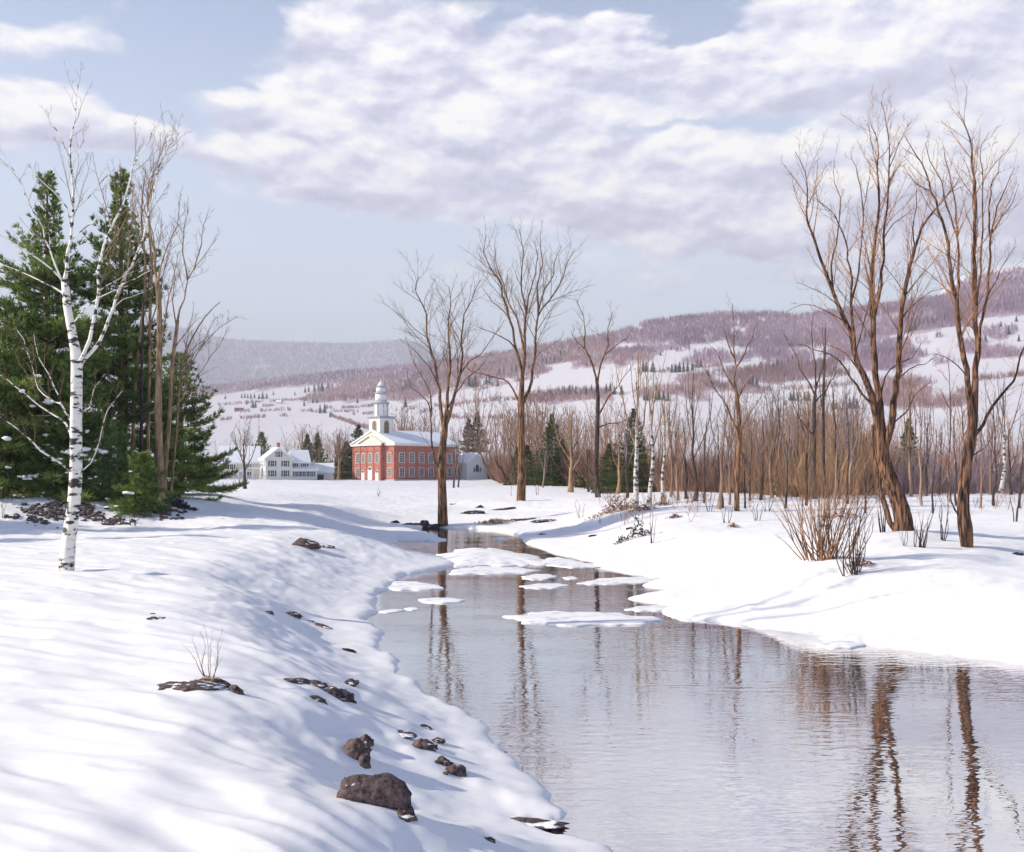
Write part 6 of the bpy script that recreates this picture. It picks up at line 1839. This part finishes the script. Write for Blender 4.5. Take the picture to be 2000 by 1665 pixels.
shrub(410, 1322, 0, 'dry weed stalks with fine seed heads growing from a small rock', 30, 'twig', [(368, 1262), (378, 1240), (392, 1232), (407, 1226), (408, 1240), (428, 1236), (436, 1250)], base_w=5, r0=1.2, dens=6.0, lenf=.22, maxlev=2, rmin=.0016, name='dry_weed', cat='weed')


def leaf_patch(px, py, wpx, hpx, n, mt, label, seed, size=4.0, name='bramble', cat='bush', up=.4, per=3):
    """low patch of dead leaves and stalks lying on the bank"""
    rs = np.random.RandomState(seed)
    g = gp(px, py); s = g.y / F
    tx = rs.normal(0, .32, n) * wpx * s; k = rs.uniform(0, 1, n)
    yy = rs.normal(0, .3, n) * wpx * s * .45
    zz = ground(g.x + tx, g.y + yy) - g.z + np.abs(rs.normal(0, .45, n)) * hpx * s * np.exp(-(tx / (wpx * s * .45)) ** 2)
    O = np.stack([tx, yy, zz], -1); D = rs.normal(0, .5, (n, 3)); D[:, 2] = np.abs(D[:, 2]) + up
    V, Fc, T = blades(O, D, size * s, size * s * .42, rs, per=per, fan=.5, upb=.1)
    me = np_mesh(name, V, Fc); set_tone(me, T, 4)
    o = link(name, me, M[mt], None, g)
    return tag(o, label, cat)
leaf_patch(1205, 1000, 70, 30, 420, 'leaf_brown', 'patch of dead brown brambles at the foot of the slim birches', 1, 4)
leaf_patch(1256, 998, 40, 18, 160, 'leaf_brown', 'small clump of dead leaves right of the brown bramble patch', 11, 4)
leaf_patch(1294, 988, 22, 12, 90, 'leaf_brown', 'tuft of rusty leaves under the shortest slim birch', 2, 4)
leaf_patch(1318, 1012, 16, 8, 60, 'leaf_brown', 'tiny rusty leaf tuft on the crest below the thin saplings', 12, 4)
leaf_patch(1246, 1050, 34, 42, 150, 'leaf_dark', 'dark leafy clump hanging on the steep middle bank', 3, 5)
leaf_patch(1212, 1062, 22, 18, 60, 'leaf_dark', 'scrap of dark leaves left of the dark leafy clump', 13, 4)
leaf_patch(966, 1024, 52, 7, 150, 'straw', 'tuft of straw coloured grass near the stream head', 4, 5, 'grass_tuft', 'grass', up=.8)
leaf_patch(1432, 1030, 18, 8, 50, 'leaf_brown', 'curled dead leaf tuft on the white bank below the slender tree', 5, 4)
leaf_patch(1640, 1012, 60, 26, 200, 'leaf_brown', 'mauve brown leaf litter inside the large willow shrub', 6, 3.5)
leaf_patch(1680, 1106, 40, 20, 160, 'leaf_brown', 'dead leaves at the base of the smaller shrub', 7, 4)
leaf_patch(345, 992, 44, 16, 420, 'leaf_dark', 'dark tuft of weeds on the mound below the thickest tan trunk', 8, 6, 'weed_tuft', 'weeds', up=.9)
leaf_patch(410, 1334, 44, 9, 200, 'straw', 'matted dry grass around the weed stalks rock', 9, 5, 'grass_tuft', 'grass', up=.2)

# ================================================================ rocks
def rock_list(L):
    for i, (px, py, w, h, lab, *r) in enumerate(L):
        kw = r[0] if r else {}
        rock(px, py, w, h, lab, 700 + i * 3, **kw)
rock_list([
    (735, 1550, 140, 62, 'largest dark speckled boulder on the near left bank', dict(sink=.66, depth=.55, rough=.55, tilt=.45)),
    (682, 1545, 46, 30, 'dark rock chunk at the left foot of the largest boulder', dict(tilt=.3)),
    (790, 1588, 40, 16, 'pointed low rock at the right foot of the largest boulder', dict(tilt=.3)),
    (690, 1462, 48, 42, 'upright dark rock just above the largest boulder', dict(tilt=.35)),
    (708, 1482, 30, 30, 'lower half of the cracked dark rock above the largest boulder', dict(tilt=.5)),
    (712, 1440, 26, 26, 'small purple rock behind the upright dark rock', dict(tilt=.2)),
    (662, 1352, 56, 36, 'knobbly brown rock at the right end of the snow ledge', dict(tilt=.2)),
    (622, 1336, 50, 16, 'flat brown rock in the middle of the snow ledge', dict(tilt=.2)),
    (582, 1329, 46, 12, 'thin brown rock at the left end of the snow ledge', dict(tilt=.15)),
    (682, 1332, 30, 12, 'small rock with snow above the knobbly brown rock', {}),
    (616, 1362, 26, 10, 'tiny dark stone below the snow ledge', dict(tilt=.3)),
    (631, 1370, 16, 8, 'tinier dark stone right below the ledge stone', dict(tilt=.3)),
    (422, 1331, 36, 20, 'rounded purple rock beside the dry weed stalks', {}),
    (392, 1337, 70, 14, 'flat grassy rock under the dry weed stalks', {}),
    (345, 1336, 70, 9, 'long thin dark rock edge left of the dry weeds', {}),
    (461, 1346, 32, 20, 'dark rock sloping down right of the dry weeds', dict(tilt=.4)),
    (826, 1450, 46, 22, 'mauve flat rock in the snow below the stream edge', dict(tilt=.2)),
    (850, 1446, 30, 10, 'thin mauve rock sliver right of the mauve flat rock', dict(tilt=-.2)),
    (868, 1484, 30, 14, 'mauve stone down the bank from the mauve flat rock', dict(tilt=.5)),
    (892, 1502, 38, 20, 'lowest mauve stone of the chain down the bank', dict(tilt=.5)),
    (869, 1510, 12, 8, 'tiny mauve pebble left of the lowest mauve stone', {}),
    (853, 1489, 10, 8, 'tiny mauve pebble beside the upper mauve stone', {}),
    (832, 1419, 26, 8, 'small sliver of rock above the mauve flat rock', dict(tilt=.4)),
    (785, 1433, 60, 5, 'hairline strip of bare rock leading to the mauve flat rock', dict(tilt=.12)),
    (955, 1638, 24, 9, 'small brown stone on the snow near the bottom edge', dict(tilt=.3)),
    (570, 1197, 34, 11, 'reddish flat stone on the middle left snow', dict(tilt=.2)),
    (526, 1197, 18, 6, 'small reddish stone left of the reddish flat stone', dict(tilt=.2)),
    (632, 1222, 36, 11, 'reddish stone nearest the stream on the left snow', dict(tilt=.25)),
    (606, 1212, 14, 4, 'pebble between the two reddish flat stones', {}),
    (300, 1208, 22, 8, 'brown stone in the left snow above the dry weeds', dict(tilt=.2)),
    (317, 1206, 18, 6, 'smaller brown stone beside the one above the dry weeds', dict(tilt=.2)),
    (297, 1199, 10, 3, 'brown pebble behind the two stones above the dry weeds', {}),
    (680, 1269, 28, 10, 'black stone on the left bank close to the stream bend', dict(tilt=.2, mat_=M['rock_far'], depth=.32, rough=.6)),
    (600, 1063, 46, 15, 'rounded brown boulder out on the left snowfield', dict(sink=.25)),
    (645, 1069, 16, 5, 'little dark stone right of the rounded brown boulder', {}),
    (628, 1067, 12, 4, 'pebble touching the rounded brown boulder', {}),
    (838, 1024, 34, 22, 'black wet rock left of the stream-head elm', dict(mat_=M['rock_far'], depth=.32, rough=.6)),
    (812, 1022, 22, 9, 'small black rock left of the wet rock by the elm', dict(mat_=M['rock_far'], depth=.32, rough=.6)),
    (796, 1022, 16, 9, 'black stone in the row left of the elm rocks', dict(mat_=M['rock_far'], depth=.32, rough=.6)),
    (772, 1018, 18, 10, 'leftmost black stone by the stream head', dict(mat_=M['rock_far'], depth=.32, rough=.6)),
    (928, 1000, 34, 12, 'dark rock by the side brook below the tallest elm', dict(mat_=M['rock_far'], depth=.32, rough=.6)),
    (938, 990, 16, 6, 'small dark rock above the side brook rock', dict(mat_=M['rock_far'], depth=.32, rough=.6)),
    (884, 984, 13, 5, 'tiny dark stone on snow right of the stream-head elm', dict(mat_=M['rock_far'], depth=.32, rough=.6)),
    (1026, 1014, 46, 7, 'long dark ledge left piece on the far right bank', dict(mat_=M['rock_far'], depth=.32, rough=.6)),
    (1070, 1017, 50, 6, 'long dark ledge right piece on the far right bank', dict(mat_=M['rock_far'], depth=.32, rough=.6)),
    (980, 995, 50, 5, 'thin dark bank edge along the side brook', dict(mat_=M['rock_far'], depth=.3, rough=.6, tilt=-.1)),
    (1060, 1043, 16, 4, 'small dark stone on the sloping far right bank', dict(mat_=M['rock_far'], depth=.32, rough=.6)),
    (1985, 1082, 20, 6, 'small dark green stone at the right edge of the snowbank', dict(mat_=M['rock_far'], depth=.32, rough=.6)),
    (1230, 1032, 14, 5, 'dark pebble high on the middle bank', dict(mat_=M['rock_far'], depth=.32, rough=.6)),
    (1160, 1046, 18, 4, 'thin dark twiggy stone on the middle bank', dict(mat_=M['rock_far'], depth=.32, rough=.6)),
])
# shaded slit under the near bank's overhang, its dark made as a flat rock
rock(1030, 1606, 150, 12, 'dark flat shape for the shaded slit under the snow lip at the near water edge', 901, sink=.45, depth=.3, name='undercut_shade')

# half-buried stone wall and its mound on the left
rs = np.random.RandomState(44)
g0 = gp(150, 1010)
V = []; Fc = []
for (cx, cy, sx, sy, n) in [(95, 1003, 34, 16, 120), (125, 985, 20, 9, 50), (60, 1000, 30, 7, 34), (70, 1018, 14, 8, 26), (165, 1002, 22, 10, 54), (205, 1018, 36, 4, 34), (225, 1024, 26, 3, 24), (165, 988, 14, 4, 12), (318, 1002, 26, 6, 40), (235, 994, 12, 2.5, 10), (30, 1012, 18, 3, 12), (330, 1014, 26, 3, 14), (190, 1010, 18, 5, 22)]:
    for k in range(n):
        a, b = rs.normal(0, .55, 2)
        g = gp(cx + a * sx, cy + b * sy); s = g.y / F
        r = rs.uniform(2.0, 5.2) * s
        v, f = blob(g.x - g0.x, g.y - g0.y, g.z - g0.z + r * .25, r * rs.uniform(.8, 1.5), r, r * rs.uniform(.55, .95), rs, 8, 5, .5)
        o_ = len(V); V += v; Fc += [tuple(o_ + q for q in ff) for ff in f]
sw = link('stone_wall', py_mesh('stone_wall', V, Fc), M['rock'], None, g0)
tag(sw, 'tumbled dark stone wall half buried in snow below the pines', 'stone wall')

# ================================================================ snow shelves on the ice
SH = [
    ([(1004, 1206), (1040, 1199), (1100, 1197), (1180, 1199), (1250, 1205), (1288, 1212), (1250, 1220), (1180, 1222), (1100, 1223), (1050, 1219), (1020, 1214)], .12, .06, 'long snow covered ice slab in the middle of the stream'),
    ([(818, 1174), (840, 1170), (880, 1170), (906, 1174), (890, 1178), (850, 1179)], .1, .03, 'narrow snow slab near the left bend of the stream'),
    ([(858, 1092), (880, 1079), (930, 1072), (980, 1076), (1040, 1088), (1068, 1100), (1030, 1106), (960, 1106), (900, 1107)], .14, .42, 'largest snow island at the stream narrows'),
    ([(880, 1121), (905, 1111), (960, 1108), (1030, 1112), (1045, 1117), (1010, 1121), (940, 1122)], .1, .05, 'snow shelf just below the largest island'),
    ([(752, 1148), (780, 1137), (830, 1141), (866, 1149), (840, 1153), (780, 1153)], .12, .04, 'snow tongue attached to the left bank below the narrows'),
    ([(1022, 1127), (1055, 1122), (1085, 1126), (1060, 1133), (1030, 1132)], .07, .03, 'small rounded snow pan right of the shelf'),
    ([(1020, 1146), (1060, 1141), (1108, 1143), (1080, 1150), (1040, 1150)], .07, .03, 'thin snow pan in midstream above the narrow slab'),
    ([(1140, 1138), (1200, 1129), (1285, 1130), (1270, 1138), (1200, 1142), (1150, 1142)], .08, .04, 'snow pan joined to the right bank'),
    ([(1050, 1096), (1090, 1090), (1140, 1100), (1172, 1106), (1130, 1110), (1080, 1106)], .09, .06, 'snow shelf along the right side of the narrows'),
    ([(1598, 1262), (1625, 1254), (1660, 1256), (1684, 1263), (1640, 1267)], .1, .08, 'small snow cushion in the water by the right bank'),
    ([(790, 1190), (805, 1187), (818, 1190), (805, 1193)], .05, .02, 'tiny ice pan left of the narrow slab'),
    ([(1100, 1129), (1118, 1127), (1128, 1131), (1110, 1133)], .05, .03, 'tiny ice pan in the middle of the riffle'),
    ([(815, 1056), (850, 1051), (872, 1055), (850, 1059)], .12, .05, 'thin snow ledge at the stream head'),
    ([(735, 1196), (770, 1191), (790, 1193), (760, 1198)], .05, .02, 'ice rim on the left bend'),
    ([(962, 1052), (985, 1050), (992, 1054), (972, 1056)], .1, .04, 'small snow pan on the far dark water'),
    ([(1225, 1190), (1280, 1184), (1318, 1186), (1300, 1193), (1250, 1194)], .08, .03, 'snow shelf behind the right end of the long slab')]
for i, (pix, th, dm, lab) in enumerate(SH):
    poly_slab('snow_island' if 'island' in lab else 'ice_floe', pix, 0.0, th * .42, M['ice_snow'], lab, 'ice floe', 'snow covered ice in the stream', 60 + i, dm * .5)
